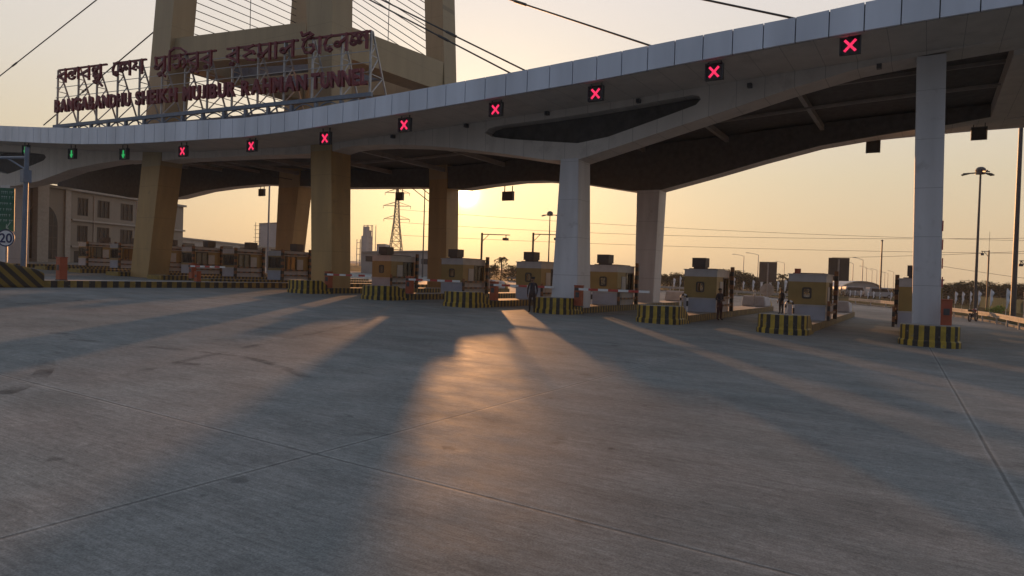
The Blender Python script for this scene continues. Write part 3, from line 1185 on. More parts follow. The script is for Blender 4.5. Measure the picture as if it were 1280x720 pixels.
nt.links.new(mz.outputs['Result'], nt.nodes['Principled BSDF'].inputs['Base Color'])
nt.nodes['Principled BSDF'].inputs['Roughness'].default_value = .6

med = thing('median_island', (-38.6, 17, gz(-38.6)), 'long median island with a diagonally striped head and checkered kerb', 'median')
z = gz(-38.6) - .05
b_ = MB()
stripes_along(b_, -39.6, -37.7, 17.75, 54, z, z + .38, KERBTOP, .31)
b_.build('kerb', med)
b_ = MB()
b_.slab([(12.6, z), (17.74, z), (17.74, z + .75), (17.3, z + .95), (15.6, z + 1.32), (14.4, z + 1.38), (13.0, z + 1.0), (12.6, z + .5)], -39.75, -37.55, DIAG, axis='x')
bevel(b_.build('crash_head', med), .12, 3)

# ------------------------------------------------------------------ toll booths
def wall(b_, axis, c, t, u0, u1, z0, z1, holes, bands):
    """wall at coordinate c along axis ('x' or 'y'), thickness t, with rectangular openings, colour by height band"""
    us = sorted({u0, u1, *[h[0] for h in holes], *[h[1] for h in holes]})
    zs = sorted({z0, z1, *[h[2] for h in holes], *[h[3] for h in holes], *[q[0] for q in bands if z0 < q[0] < z1]})
    for a, c2 in zip(us, us[1:]):
        for e, f_ in zip(zs, zs[1:]):
            um, zm = (a + c2) / 2, (e + f_) / 2
            if any(h[0] < um < h[1] and h[2] < zm < h[3] for h in holes):
                continue
            m = [q[1] for q in bands if zm >= q[0]][-1]
            if axis == 'y':
                b_.box(a, c2, c, c + t, e, f_, m)
            else:
                b_.box(c, c + t, a, c2, e, f_, m)


def make_booth():
    t = thing('toll_booth', (0, 0, 0), 'x', 'toll booth')
    W, D, H = .86, 2.6, 2.2
    b_ = LB()
    bands = [(0, BOOTHG), (.66, BOOTHG), (.74, BOOTHY), (1.86, BOOTHW)]
    port = [(-.15, .15, 1.09, 1.53)]
    wall(b_, 'y', 0, .06, -W, W, 0, H, port, bands)
    wall(b_, 'y', D - .06, .06, -W, W, 0, H, [(-.72, .72, .95, 1.72)], bands)
    side = [(1.30, 2.35, .82, 1.80)]
    wall(b_, 'x', W - .06, .06, .06, D - .06, 0, H, side, bands)
    wall(b_, 'x', -W, .06, .06, D - .06, 0, H, side, bands)
    b_.build('wall', t, weld=False)
    b_ = LB()
    for y0, y1 in ((-.035, 0), (D, D + .035)):
        b_.box(-W - .03, W + .03, y0, y1, .66, .735, BOOTHW)
    for x0, x1 in ((-W - .033, -W), (W, W + .033)):
        b_.box(x0, x1, 0.001, D - .001, .66, .735, BOOTHW)
    b_.build('ledge', t, weld=False)
    b_ = LB()
    b_.box(-W - .05, W + .05, -.05, D + .05, H, H + .05, BOOTHW)
    b_.box(-W + .15, W - .15, .3, D - .3, H + .051, H + .10, BOXDARK)
    b_.build('roof', t, weld=False)
    b_ = LB()
    b_.box(-W + .06, W - .06, .06, D - .06, .02, .06, KERBTOP)
    b_.build('floor', t)
    for y0, y1, yg in ((-.03, -.002, .02),):
        b_ = LB()
        prof = []
        for cx_, cz_, a0 in ((.12, .40, 0), (-.12, .40, 90), (-.12, .04, 180), (.12, .04, 270)):
            prof += [(cx_ + .10 * math.cos(R(a0 + k * 22.5)), cz_ + 1.09 + .10 * math.sin(R(a0 + k * 22.5))) for k in range(5)]
        inner = [(q[0] * .62, 1.31 + (q[1] - 1.31) * .74) for q in prof]
        b_.slab(prof, y0, y1, FRAMEM, inner)
        f_ = b_.build('porthole', t)
        b_ = LB()
        b_.box(-.15, .15, yg - .004, yg + .004, 1.09, 1.53, GLASS)
        b_.build('pane', f_)
    b_ = LB()
    for q in ((-.78, -.72, .89, 1.78), (.72, .78, .89, 1.78), (-.72, .72, .89, .95), (-.72, .72, 1.72, 1.78), (-.02, .02, .95, 1.72)):
        b_.box(q[0], q[1], D + .002, D + .03, q[2], q[3], FRAMEM)
    f_ = b_.build('rear_window', t, weld=False)
    b_ = LB()
    b_.box(-.72, .72, D - .034, D - .026, .95, 1.72, GLASS)
    b_.build('pane', f_)
    for x0, x1, xg in ((W + .002, W + .03, W - .03), (-W - .03, -W - .002, -W + .03)):
        b_ = LB()
        y0, y1, z0, z1 = 1.25, 2.40, .77, 1.85
        b_.box(x0, x1, y0, y0 + .07, z0, z1, FRAMEM)
        b_.box(x0, x1, y1 - .07, y1, z0, z1, FRAMEM)
        b_.box(x0, x1, y0 + .07, y1 - .07, z0, z0 + .06, FRAMEM)
        b_.box(x0, x1, y0 + .07, y1 - .07, z1 - .06, z1, FRAMEM)
        b_.box(x0, x1, 1.80, 1.84, z0 + .06, z1 - .06, FRAMEM)
        f_ = b_.build('window', t, weld=False)
        b_ = LB()
        b_.box(xg - .004, xg + .004, 1.3, 2.35, .82, 1.80, GLASS)
        b_.build('pane', f_)
        b_ = LB()
        xa, xb = (x0, x1) if x0 > 0 else (x0, x1)
        b_.box(xa, xb, .62, 1.2, .05, 1.62, BOOTHW)
        b_.build('door', t)
    b_ = LB()
    b_.box(-.5, .1, .4, 1.0, H + .102, H + .16, BOXDARK)
    b_.box(-.56, .16, .3, 1.05, H + .161, H + .66, BOXDARK)
    for k in range(5):
        b_.box(-.54, .14, .282, .299, H + .22 + k * .085, H + .255 + k * .085, DARKSTEEL)
    b_.build('air_conditioner', t, weld=False)
    b_ = LB()
    b_.box(-.4, .1, .9, 1.2, .06, .72, BOXDARK)
    b_.box(.05, .7, 1.5, 2.0, .06, .72, BOXDARK)
    b_.box(.2, .5, 1.32, 1.38, .72, 1.0, BLACK)
    b_.build('desk', t, weld=False)
    return t


booth = make_booth()
BOOTHS = [(-5.1, 36.7, 0, 'mustard toll booth between the two grey lane sign backs, without a roof box'),
          (-10.35, 36.7, 0, 'mustard toll booth right of the pale rear column, a dark box on its roof'),
          (-15.9, 36.7, 0, 'mustard toll booth between the white bracket column and the pale rear column'),
          (-20.8, 36.7, 0, 'mustard toll booth left of the white bracket column, behind the guard'),
          (-26.5, 36.7, 0, 'mustard toll booth just right of the golden leg under the sun'),
          (-32.5, 36.7, 0, 'mustard toll booth between the near golden leg and the leg under the sun'),
          (-.3, 36.7, 0, 'mustard toll booth mostly hidden behind the tall white column at the right'),
          (-43.5, 36.9, 1, 'dark toll booth in front of the leaning far golden tower leg'),
          (-49.0, 36.9, 1, 'dark toll booth midway between the left and far golden tower legs'),
          (-54.5, 36.9, 1, 'dark toll booth immediately right of the left golden tower leg'),
          (-60.0, 36.9, 1, 'dark toll booth mostly hidden behind the left golden tower leg'),
          (-65.5, 36.9, 1, 'dark toll booth in front of the terminal building windows'),
          (-71.0, 36.9, 1, 'dark toll booth at far left behind the orange cabinet')]
for i, (X, y, rev, lab) in enumerate(BOOTHS):
    o = booth if i == 0 else copy_tree(booth)
    o['label'] = lab
    o['group'] = 'toll booths on the islands'
    o.location = (X, y if not rev else y + 2.6, gz(X) + .321)
    o.rotation_euler.z = math.pi if rev else 0
# the booth between the lane sign backs has no roof box but a small orange lamp
for c in list(booth.children):
    if c.name.startswith('air_conditioner'):
        bpy.data.objects.remove(c)
        break
b_ = LB()
b_.box(-.62, -.36, .15, .4, 2.25, 2.5, ORANGE)
b_.build('roof_lamp', booth)

# ------------------------------------------------------------------ guard frames beside the booths
def striped_post(b_, x, y, w, z0, z1, n):
    for i in range(n):
        a, c = z0 + (z1 - z0) * i / n, z0 + (z1 - z0) * (i + 1) / n
        b_.box(x - w / 2, x + w / 2, y - w / 2, y + w / 2, a, c, YELLOW if i % 2 else BLACK)


POSTM = mat('post orange brown', (.20, .085, .03), .6, .25, 4)


def bar_blocks(b_, y0, y1, z0, z1, w, n):
    for k in range(n):
        b_.box(-w, w, y0 + (y1 - y0) * k / n, y0 + (y1 - y0) * (k + 1) / n, z0, z1, POSTM if k % 2 else BLACK)


def make_guard(portal):
    t = thing('booth_barrier', (0, 0, 0), 'x', 'barrier')
    for y, h_ in ((0, 2.35 if portal else .95), (2.75, 2.45)):
        b_ = LB()
        n = 10 if h_ > 1 else 4
        for i in range(n):
            w_ = .09 if h_ > 1 else .06
            b_.box(-w_, w_, y - w_, y + w_, h_ * i / n, h_ * (i + 1) / n, POSTM if i % 2 else BLACK)
        b_.build('post', t, weld=False)
    if portal:
        b_ = LB()
        bar_blocks(b_, .1, 2.65, 1.95, 2.05, .045, 8)
        b_.build('top_bar', t, weld=False)
    for h in (.32, .72):
        b_ = LB()
        bar_blocks(b_, .1, 2.65, h, h + .1, .04, 9)
        b_.build('rail', t, weld=False)
    return t


protos_g = {}
for X, y, rev, lab in BOOTHS:
    place = lab.split('toll booth ')[1].split(',')[0]
    if rev not in protos_g:
        o = protos_g[rev] = make_guard(rev)
    else:
        o = copy_tree(protos_g[rev])
    o.location = (X + (1.03 if not rev else .98) * (-1 if X > -1 else 1), y - .15, gz(X) + .321)
    o['label'] = 'striped barrier of the booth ' + place
    o['group'] = 'striped guard barriers beside the booths'


def make_hoop():
    t = thing('hoop_guard', (0, 0, 0), 'x', 'hoop guard')
    b_ = LB()
    pts = [(0, 0, 0), (0, 0, .28), (0, 0, .56), (0, 0, .72), (.06, 0, .84), (.18, 0, .9), (.30, 0, .84), (.36, 0, .72), (.36, 0, .56), (.36, 0, .28), (0.36, 0, 0)]
    for i, (a, c) in enumerate(zip(pts, pts[1:])):
        b_.tube([a, c], .05, WHITE if i % 2 else BLACK, 8)
    b_.build('hoop', t, weld=False)
    return t


hp = make_hoop()
for i, (X, dx, lab) in enumerate([(-5.1, -1.15, 'black and white hoop guard left of the booth between the sign backs'),
                                  (-10.35, -1.15, 'black and white hoop guard left of the booth by the pale rear column'),
                                  (-15.9, -1.1, 'black and white hoop guard left of the booth behind the white bracket column')]):
    o = hp if i == 0 else copy_tree(hp)
    o.location = (X + dx + .28, 36.2, gz(X) + .321)
    o['label'] = lab
    o['group'] = 'hoop guards in front of booths'

# ------------------------------------------------------------------ boom barriers
def make_barrier(arm):
    t = thing('boom_barrier', (0, 0, 0), 'x', 'barrier')
    b_ = LB()
    b_.box(-.18, .18, -.17, .17, .04, 1.0, ORANGE)
    b_.box(-.2, .2, -.19, .19, 1.0, 1.05, ORANGE)
    b_.box(-.2, .2, -.19, .19, 0, .04, DARKSTEEL)
    bevel(b_.build('cabinet', t, weld=False), .015)
    b_ = LB()
    b_.box(-.1, .1, -.185, -.171, .45, .7, DARKSTEEL)
    b_.build('service_hatch', t)
    if arm:
        b_ = LB()
        n = 7
        for k in range(n):
            a, c = .1 + arm * k / n, .1 + arm * (k + 1) / n
            b_.bar((a, -.22, .86), (c, -.22, .86), .035, .11, WHITE if k % 2 == 0 else RED)
        b_.box(-.12, .1, -.24, -.19, .80, .93, DARKSTEEL)
        b_.build('boom', t, weld=False)
    return t


br = make_barrier(3.6)
for i, (X, y, lab) in enumerate([(-14.75, 31.1, 'orange barrier cabinet with lowered boom at the white bracket column'),
                                 (-20.0, 31.6, 'orange barrier cabinet with lowered boom right of the golden leg under the sun'),
                                 (-25.8, 31.6, 'orange barrier cabinet with lowered boom left of the golden leg under the sun'),
                                 (-31.6, 30.9, 'orange barrier cabinet with lowered boom in front of the near golden leg'),
                                 (-43.0, 29.5, 'barrier cabinet with white boom behind the median kerb'),
                                 ]):
    o = br if i == 0 else copy_tree(br)
    o.location = (X, y, gz(X) + .321 + (.08 if X > -16 else 0))
    o['label'] = lab
    o['group'] = 'boom barriers on the islands'
b2 = make_barrier(0)
for i, (X, y, h, lab) in enumerate([(.62, 30.95, .72, 'red orange barrier cabinet beside the tall white column at the right, boom out of sight'),
                                    (-38.4, 18.9, .335, 'tall orange cabinet at the left end of the median kerb'),
                                    (-38.4, 26.7, .335, 'small orange cabinet halfway along the median kerb')]):
    o = b2 if i == 0 else copy_tree(b2)
    o.location = (X, y, gz(X) + h)
    o['label'] = lab
    o['group'] = 'cabinets without booms'
    if i == 1:
        o.scale = (1.1, 1.1, 1.15)
    if i == 2:
        o.scale = (.8, .8, .62)

# small red reflective dashes on the tall column
for k in range(4):
    b_ = MB()
    b_.box(.32 + .11 - .018 * k, .47 - .018 * k, 31.44, 31.475, 2.2 + k * .72, 2.6 + k * .72, RED)
    o = b_.build('reflector', canopy)

# ------------------------------------------------------------------ lane sign backs, bollards
SIGNBACK = mat('sign back sheet', (.13, .125, .12), .6, .1)


def make_lane_sign(disc):
    t = thing('lane_sign', (0, 0, 0), 'x', 'sign')
    b_ = LB()
    b_.tube([(0, 0, 0), (0, 0, 3.5)], .06, STEEL, 10)
    b_.build('pole', t, smooth=False)
    b_ = LB()
    b_.box(-.64, .64, .07, .11, 2.05, 3.6, SIGNBACK)
    for z_ in (2.3, 3.3):
        b_.box(-.6, .6, .03, .069, z_, z_ + .05, SIGNBACK)
    b_.build('panel', t, weld=False)
    if disc:
        b_ = LB()
        b_.disc((0, .09, 1.45), (0, 1, 0), .5, .03, STEEL, 28)
        b_.build('round_plate', t)
    return t


p = at_ground(958, 386)
o = make_lane_sign(True)
o.location = (p.x, p.y, gz(p.x))
o.rotation_euler.z = R(5)
o['label'] = 'back of a square lane sign with a round plate below, left of the booth'
o['group'] = 'lane sign backs'
o = make_lane_sign(False)
o.location = (-5.2, 51.2, gz(-5.2) + .32)
o['label'] = 'back of a square lane sign on a single pole, right of the booth'
o['group'] = 'lane sign backs'


def make_bollard():
    t = thing('bollard', (0, 0, 0), 'x', 'bollard')
    b_ = LB()
    b_.tube([(0, 0, 0), (0, 0, 1.1)], .07, STEEL, 12)
    b_.ball((0, 0, 1.1), .07, .07, .05, STEEL, 12)
    b_.build('post', t)
    b_ = LB()
    b_.tube([(0, 0, .8), (0, 0, .95)], .073, WHITE, 12)
    b_.build('reflective_band', t)
    return t


bo = make_bollard()
for i, (X, y, lab) in enumerate([(-10.2, 49.5, 'grey bollard under the sign with the round plate'), (-4.75, 46.5, 'grey bollard right of the booth between the sign backs')]):
    o = bo if i == 0 else copy_tree(bo)
    o.location = (X, y, gz(X) + .321)
    o['label'] = lab
    o['group'] = 'grey bollards on the islands'

# ------------------------------------------------------------------ left mast, green sign, speed sign
zh = gz(-38.6) + 1.2
t = thing('signal_mast', (-37.9, 16.9, zh - .35), 'blue grey mast on the striped median head, arm reaching left', 'mast')
b_ = MB()
b_.tube([(-37.9, 16.9, zh - .35), (-37.75, 16.9, 7.6)], .13, STEELBLUE, 12, .1)
b_.build('pole', t)
b_ = MB()
b_.tube([(-37.76, 16.9, 7.1), (-41.5, 16.5, 7.25)], .07, STEELBLUE, 8)
b_.tube([(-37.78, 16.9, 6.5), (-39.3, 16.75, 7.12)], .045, STEELBLUE, 8)
b_.build('arm', t, weld=False)
b_ = MB()
b_.box(-38.0, -37.66, 16.72, 17.08, 5.9, 6.5, STEELBLUE)
b_.build('control_box', t)

t = thing('green_toll_sign', (-38.65, 16.5, zh - .1), 'tall green lane information sign with white lines and arrow at the left edge', 'sign')
b_ = MB()
b_.tube([(-38.65, 16.56, zh), (-38.65, 16.56, 5.6)], .06, STEEL, 10)
b_.build('pole', t)
b_ = MB()
b_.box(-39.5, -37.85, 16.44, 16.48, 3.5, 5.6, SIGNGREEN)
pl = b_.build('panel', t)
SIGNWHITE = mat('sign lettering white', (.32, .42, .38), .6, .1)
rw = random.Random(3)
b_ = MB()
for row, z_ in enumerate((5.42, 5.18, 4.86, 4.58, 4.30, 4.04)):
    x_ = -39.3 if row < 2 else -39.42
    while x_ < -38.12:
        w_ = rw.uniform(.08, .2)
        h_ = .12 if row < 2 else .09
        b_.box(x_, x_ + w_, 16.432, 16.438, z_ - h_ * .2, z_ - h_ * .2 + .03, SIGNWHITE)
        b_.box(x_ + w_ * .3, x_ + w_ * .3 + .03, 16.43, 16.436, z_ - h_, z_, SIGNWHITE)
        b_.box(x_, x_ + w_ * .9, 16.431, 16.437, z_, z_ + .025, SIGNWHITE)
        x_ += w_ + (.07 if rw.random() < .7 else .2)
b_.build('lettering', pl, weld=False)
b_ = MB()
b_.bar((-38.25, 16.43, 3.95), (-38.7, 16.43, 3.66), .01, .07, SIGNWHITE)
b_.bar((-38.7, 16.428, 3.66), (-38.45, 16.428, 3.64), .01, .06, SIGNWHITE)
b_.bar((-38.71, 16.426, 3.64), (-38.67, 16.426, 3.84), .01, .06, SIGNWHITE)
b_.build('arrow', pl, weld=False)
t.rotation_euler.z = R(48)
t.scale.x = .38

t = thing('speed_limit_sign', (-38.28, 16.3, zh - .1), 'round white speed sign reading 20 below the green sign', 'sign')
b_ = MB()
b_.tube([(-38.28, 16.36, zh - .05), (-38.28, 16.36, 3.4)], .05, STEEL, 10)
b_.build('pole', t)
b_ = MB()
b_.disc((-38.28, 16.28, 3.16), (0, 1, 0), .42, .03, WHITE, 32)
dsc = b_.build('disc', t)
b_ = MB()
for i in range(32):
    a0, a1 = 2 * math.pi * i / 32, 2 * math.pi * (i + 1) / 32
    q = lambda r, a, y: (-38.28 + r * math.cos(a), y, 3.16 + r * math.sin(a))
    b_.hexa([q(.36, a0, 16.255), q(.42, a0, 16.255), q(.42, a1, 16.255), q(.36, a1, 16.255),
             q(.36, a0, 16.262), q(.42, a0, 16.262), q(.42, a1, 16.262), q(.36, a1, 16.262)], SIGNBLUE)
b_.build('rim', dsc)
cv = bpy.data.curves.new('20', 'FONT')
cv.body = '20'
cv.size = .62
cv.extrude = .004
cv.offset = .012
cv.align_x = 'CENTER'
tmp = bpy.data.objects.new('numeral', cv)
COL.objects.link(tmp)
me = bpy.data.meshes.new_from_object(tmp.evaluated_get(bpy.context.evaluated_depsgraph_get()))
COL.objects.unlink(tmp)
bpy.data.objects.remove(tmp)
for v in me.vertices:
    v.co = Vector((-38.28 + v.co.x, 16.255 - v.co.z, 3.16 - .215 + v.co.y)) - t.location
me.materials.clear()
me.materials.append(SIGNBLUE)
nm = bpy.data.objects.new('numeral', me)
COL.objects.link(nm)
nm.parent = dsc
t.rotation_euler.z = R(48)
t.scale = (.88, 1, 1)

# ------------------------------------------------------------------ terminal building on the left
ang = math.atan2(.958, -.285)
A0 = Vector((-95.9, 45.4, gz(-95.9)))
bld = thing('terminal_building', A0, 'pale stone three storey building with dark windows behind the left lanes', 'building', rz=ang)
H_ = 9.45
b_ = LB()
holes = []
cols = [(4.4, 6.1), (7.6, 9.7), (11.6, 13.9), (15.8, 18.0), (20.0, 22.2)]
for a, c in cols:
    holes += [(a, c, 6.3, 8.7), (a, c, 2.85, 5.0)]
holes += [(4.0, 9.5, -.1, 1.6), (12, 19, -.1, 1.6)]
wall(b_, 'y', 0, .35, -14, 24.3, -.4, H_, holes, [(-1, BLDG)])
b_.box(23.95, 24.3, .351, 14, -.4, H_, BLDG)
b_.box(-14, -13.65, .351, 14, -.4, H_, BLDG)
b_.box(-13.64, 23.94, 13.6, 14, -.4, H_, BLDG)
b_.build('wall', bld, weld=False)
b_ = LB()
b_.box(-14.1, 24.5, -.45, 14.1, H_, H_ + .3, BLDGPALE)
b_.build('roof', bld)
for z_ in (5.55, 2.05):
    b_ = LB()
    b_.box(3.4, 24.45, -.32, -.002, z_, z_ + .22, BLDGPALE)
    b_.build('ledge', bld)
for a, c in cols:
    for z0, z1 in ((6.3, 8.7), (2.85, 5.0)):
        b_ = LB()
        b_.box(a, a + .09, .05, .14, z0, z1, FRAMEM)
        b_.box(c - .09, c, .05, .14, z0, z1, FRAMEM)
        b_.box(a + .09, c - .09, .05, .14, z0, z0 + .08, FRAMEM)
        b_.box(a + .09, c - .09, .05, .14, z1 - .08, z1, FRAMEM)
        for k in (1, 2):
            xm = a + (c - a) * k / 3
            b_.box(xm - .04, xm + .04, .06, .13, z0 + .08, z1 - .08, FRAMEM)
        f_ = b_.build('window', bld, weld=False)
        b_ = LB()
        b_.box(a + .02, c - .02, .16, .19, z0 + .02, z1 - .02, PANE)
        b_.build('pane', f_)
b_ = LB()
for a, c in ((4.0, 9.5), (12, 19)):
    b_.box(a + .02, c - .02, .25, .30, -.3, 1.58, PANE)
    for k in range(1, 4):
        xm = a + (c - a) * k / 4
        b_.box(xm - .06, xm + .06, .12, .2, -.3, 1.58, FRAMEM)
b_.build('entrance', bld, weld=False)
# tall arched opening, framed
arch = [(-2.95, 0.4), (1.45, .4), (1.45, 4.6)] + [(-.75 + 2.2 * math.cos(R(a)), 4.6 + 2.7 * math.sin(R(a))) for a in range(15, 166, 15)] + [(-2.95, 4.6)]
b_ = LB()
b_.slab(arch, -.05, -.004, PANE)
aw = b_.build('arched_window', bld)
b_ = LB()
for x_ in (-2.2, -1.3, -.3, .7):
    b_.box(x_ - .05, x_ + .05, -.1, -.051, .4, 6.2, FRAMEM)
for z_ in (1.6, 3.1, 4.6):
    b_.box(-2.9, 1.4, -.104, -.055, z_, z_ + .08, FRAMEM)
b_.build('frame', aw, weld=False)
b_ = LB()
b_.box(-8.3, -7.7, -.25, -.002, -.3, H_ - .02, BLDGPALE)
b_.box(2.4, 3.2, -.25, -.002, -.3, H_ - .02, BLDGPALE)
b_.build('pilaster', bld, weld=False)
b_ = LB()
b_.box(-2.2, -.65, -.95, -.12, -.4, 9.9, BLDGPALE)
b_.build('portico_pillar', bld)
b_ = LB()
b_.box(-8, 3.3, -1.1, -.46, 9.91, 10.3, BLDGPALE)
b_.build('portico_roof', bld)
b_ = LB()
b_.tube([(7.0, -.08, 0), (7.0, -.08, 9.2)], .07, BLDGPALE, 8)
b_.build('drain_pipe', bld)

# ------------------------------------------------------------------ far structures
def far_box(name, pa, pb, za, zb, ytop_a, ytop_b, depth, label, cat, m, wins=0):
    a, c = at_depth(pa, ytop_a, za), at_depth(pb, ytop_b, zb)
    o = thing(name, (a.x, a.y, gz(a.x)), label, cat)
    d = Vector((c.x - a.x, c.y - a.y, 0))
    n = Vector((-d.y, d.x, 0)).normalized() * depth
    if n.dot(Vector((a.x, a.y, 0))) < 0:
        n = -n
    P = lambda p, z_: (p.x, p.y, z_)
    b_ = MB()
    b_.hexa([P(a, gz(a.x) - .3), P(c, gz(c.x) - .3), P(c + n, gz(c.x) - .3), P(a + n, gz(a.x) - .3), P(a, a.z - .25), P(c, c.z - .25), P(c + n, c.z - .25), P(a + n, a.z - .25)], m)
    b_.build('wall', o)
    b_ = MB()
    e = n.normalized() * .3
    b_.hexa([P(a - e, a.z - .249), P(c - e, c.z - .249), P(c + n, c.z - .249), P(a + n, a.z - .249), P(a - e, a.z), P(c - e, c.z), P(c + n, c.z), P(a + n, a.z)], BLDGPALE)
    b_.build('roof', o)
    for k in range(wins):
        u = (k + .5) / wins
        q = a + d * u
        w_ = d.normalized() * (d.length / wins * .28)
        z0 = gz(q.x) + (a.z - gz(a.x)) * .55
        z1 = gz(q.x) + (a.z - gz(a.x)) * .8
        b_ = MB()
        e = -n.normalized() * .05
        b_.hexa([P(q - w_, z0), P(q + w_, z0), P(q + w_ + e, z0), P(q - w_ + e, z0), P(q - w_, z1), P(q + w_, z1), P(q + w_ + e, z1), P(q - w_ + e, z1)], PANE)
        b_.build('window', o)
    return o


far_box('low_shed', 222, 352, 115, 150, 296, 310, 14, 'long low grey shed behind the left lanes, beyond the stone building', 'shed', SHED, 6)
far_box('warehouse', 452, 545, 122, 124, 314, 313, 16, 'plain grey warehouse behind the booth between the golden legs', 'warehouse', SHED, 4)
o = far_box('concrete_block', 324, 347, 250, 250, 279, 278, 12, 'pale unfinished concrete block rising above the low shed', 'building', FARGREY)
a = at_depth(322, 280, 248)
b_ = MB()
for k in range(9):
    z_ = 6 + k * 1.4
    b_.bar((a.x - 1.5 - (k % 3) * .3, a.y, z_), (a.x + .8, a.y + .8, z_), .12, .12, DARKSTEEL)
b_.tube([(a.x - 1, a.y, 4), (a.x - 1, a.y, 18.4)], .1, DARKSTEEL, 6)
b_.build('scaffold', o)
o = far_box('block_house', 471, 482, 270, 270, 305, 305, 8, 'small pale square house left of the lattice pylon', 'building', FARGREY)

# silo tower inside scaffolding
c0 = at_depth(455, 340, 300)
t = thing('silo_tower', (c0.x, c0.y, gz(c0.x)), 'pale hazy silo tower inside scaffolding between the golden legs', 'tower')
sx = RT.copy()
sx.z = 0
sx.normalize()
b_ = MB()
base = Vector((c0.x, c0.y, gz(c0.x)))
for (u0, u1, z0, z1) in ((-1.6, 1.6, 0, 13), (-.9, 1.2, 13.01, 15.5), (.2, 1.9, 0, 17.0)):
    p0, p1 = base + sx * u0, base + sx * u1
    q = Vector((0, 2.4, 0)) if u0 != .2 else Vector((0, -1.6, 0))
    zz = base.z
    b_.hexa([(p0.x, p0.y, zz + z0), (p1.x, p1.y, zz + z0), (p1.x + q.x, p1.y + q.y, zz + z0), (p0.x + q.x, p0.y + q.y, zz + z0),
             (p0.x, p0.y, zz + z1), (p1.x, p1.y, zz + z1), (p1.x + q.x, p1.y + q.y, zz + z1), (p0.x + q.x, p0.y + q.y, zz + z1)], FARGREY)
b_.build('silo', t, weld=False)
b_ = MB()
for u, zt in ((-3.4, 11.5), (-.6, 17.8), (3.2, 17.8), (1.2, 17.8), (-1.9, 11.5)):
    for dy in (0, 2):
        p0 = base + sx * u + Vector((0, dy, 0))
        b_.bar(p0, p0 + Vector((0, 0, zt)), .22, .22, STEEL)
for k in range(7):
    z_ = 2.5 * k + 2.5
    a0 = base + sx * (-3.4 if z_ < 12 else -.6) + Vector((0, -.1, z_))
    b_.bar(a0, base + sx * 3.2 + Vector((0, -.1, z_)), .2, .2, STEEL)
b_.build('scaffold', t, weld=False)

# lattice pylon
pz = 250
c0 = at_depth(494, 338, pz)
c0.z = gz(c0.x)
t = thing('lattice_pylon', c0, 'dark steel lattice power pylon left of the sun, behind a hanging signal', 'pylon')
b_ = MB()
Hp = 31.5 - c0.z + 1.2
sy = Vector((-sx.y, sx.x, 0))


def pyl(z_):
    return 2.8 + (.95 - 2.8) * min(1, z_ / 17) if z_ < 17 else .95 + (.3 - .95) * (z_ - 17) / (Hp - 17)


lev = [0, 3.5, 6.8, 9.8, 12.4, 14.7, 16.7, 18.6, 20.4, 22.2, 24, 25.8, 27.6, Hp]
for a_, c_ in zip(lev, lev[1:]):
    w0, w1 = pyl(a_), pyl(c_)
    cor0 = [c0 + sx * w0 * i + sy * w0 * j + Vector((0, 0, a_)) for i, j in ((-1, -1), (1, -1), (1, 1), (-1, 1))]
    cor1 = [c0 + sx * w1 * i + sy * w1 * j + Vector((0, 0, c_)) for i, j in ((-1, -1), (1, -1), (1, 1), (-1, 1))]
    for k in range(4):
        b_.bar(cor0[k], cor1[k], .2, .2, DARKSTEEL)
        b_.bar(cor0[k], cor1[(k + 1) % 4], .13, .13, DARKSTEEL)
        b_.bar(cor0[(k + 1) % 4], cor1[k], .13, .13, DARKSTEEL)
        b_.bar(cor1[k], cor1[(k + 1) % 4], .13, .13, DARKSTEEL)
b_.build('lattice', t, weld=False)
ARM = [(17.8, 4.6), (22.5, 4.9), (27.2, 4.4)]
for z_, L_ in ARM:
    b_ = MB()
    for sgn in (-1, 1):
        tip = c0 + sx * L_ * sgn + Vector((0, 0, z_))
        for j in (-1, 1):
            b_.bar(c0 + sx * .8 * sgn + sy * .8 * j + Vector((0, 0, z_)), tip, .14, .14, DARKSTEEL)
            b_.bar(c0 + sx * .7 * sgn + sy * .7 * j + Vector((0, 0, z_ + 1.3)), tip, .12, .12, DARKSTEEL)
        b_.bar(tip, tip - Vector((0, 0, 1.0)), .12, .12, DARKSTEEL)
    b_.build('cross_arm', t, weld=False)

# power lines
for i, (x0, y0, x1, y1, d0, d1, sag, lab) in enumerate([
        (500, 262, 1400, 303, 250, 210, 4.0, 'power line highest of the set crossing the sky right of the pylon'),
        (500, 278, 1400, 296, 250, 190, 5.0, 'power line second from the top crossing behind the right column'),
        (500, 294, 1400, 318, 250, 200, 2.5, 'power line third from the top, low over the tree tops'),
        (1150, 328, 1400, 362, 150, 110, 0.6, 'sloping power line descending right of the tall white column'),
        (1040, 322, 1400, 308, 160, 120, 0.6, 'thin wire rising to the right past the camera pole')]):
    a, c = at_depth(x0, y0, d0), at_depth(x1, y1, d1)
    b_ = MB()
    pts = []
    for k in range(25):
        u = k / 24
        q = a.lerp(c, u)
        q.z -= sag * 4 * u * (1 - u) * .5
        pts.append(q)
    b_.tube(pts, .055 if i < 3 else .035, CABLE, 5)
    tag(b_.build('power_line'), lab, 'power line', 'overhead wires against the evening sky')

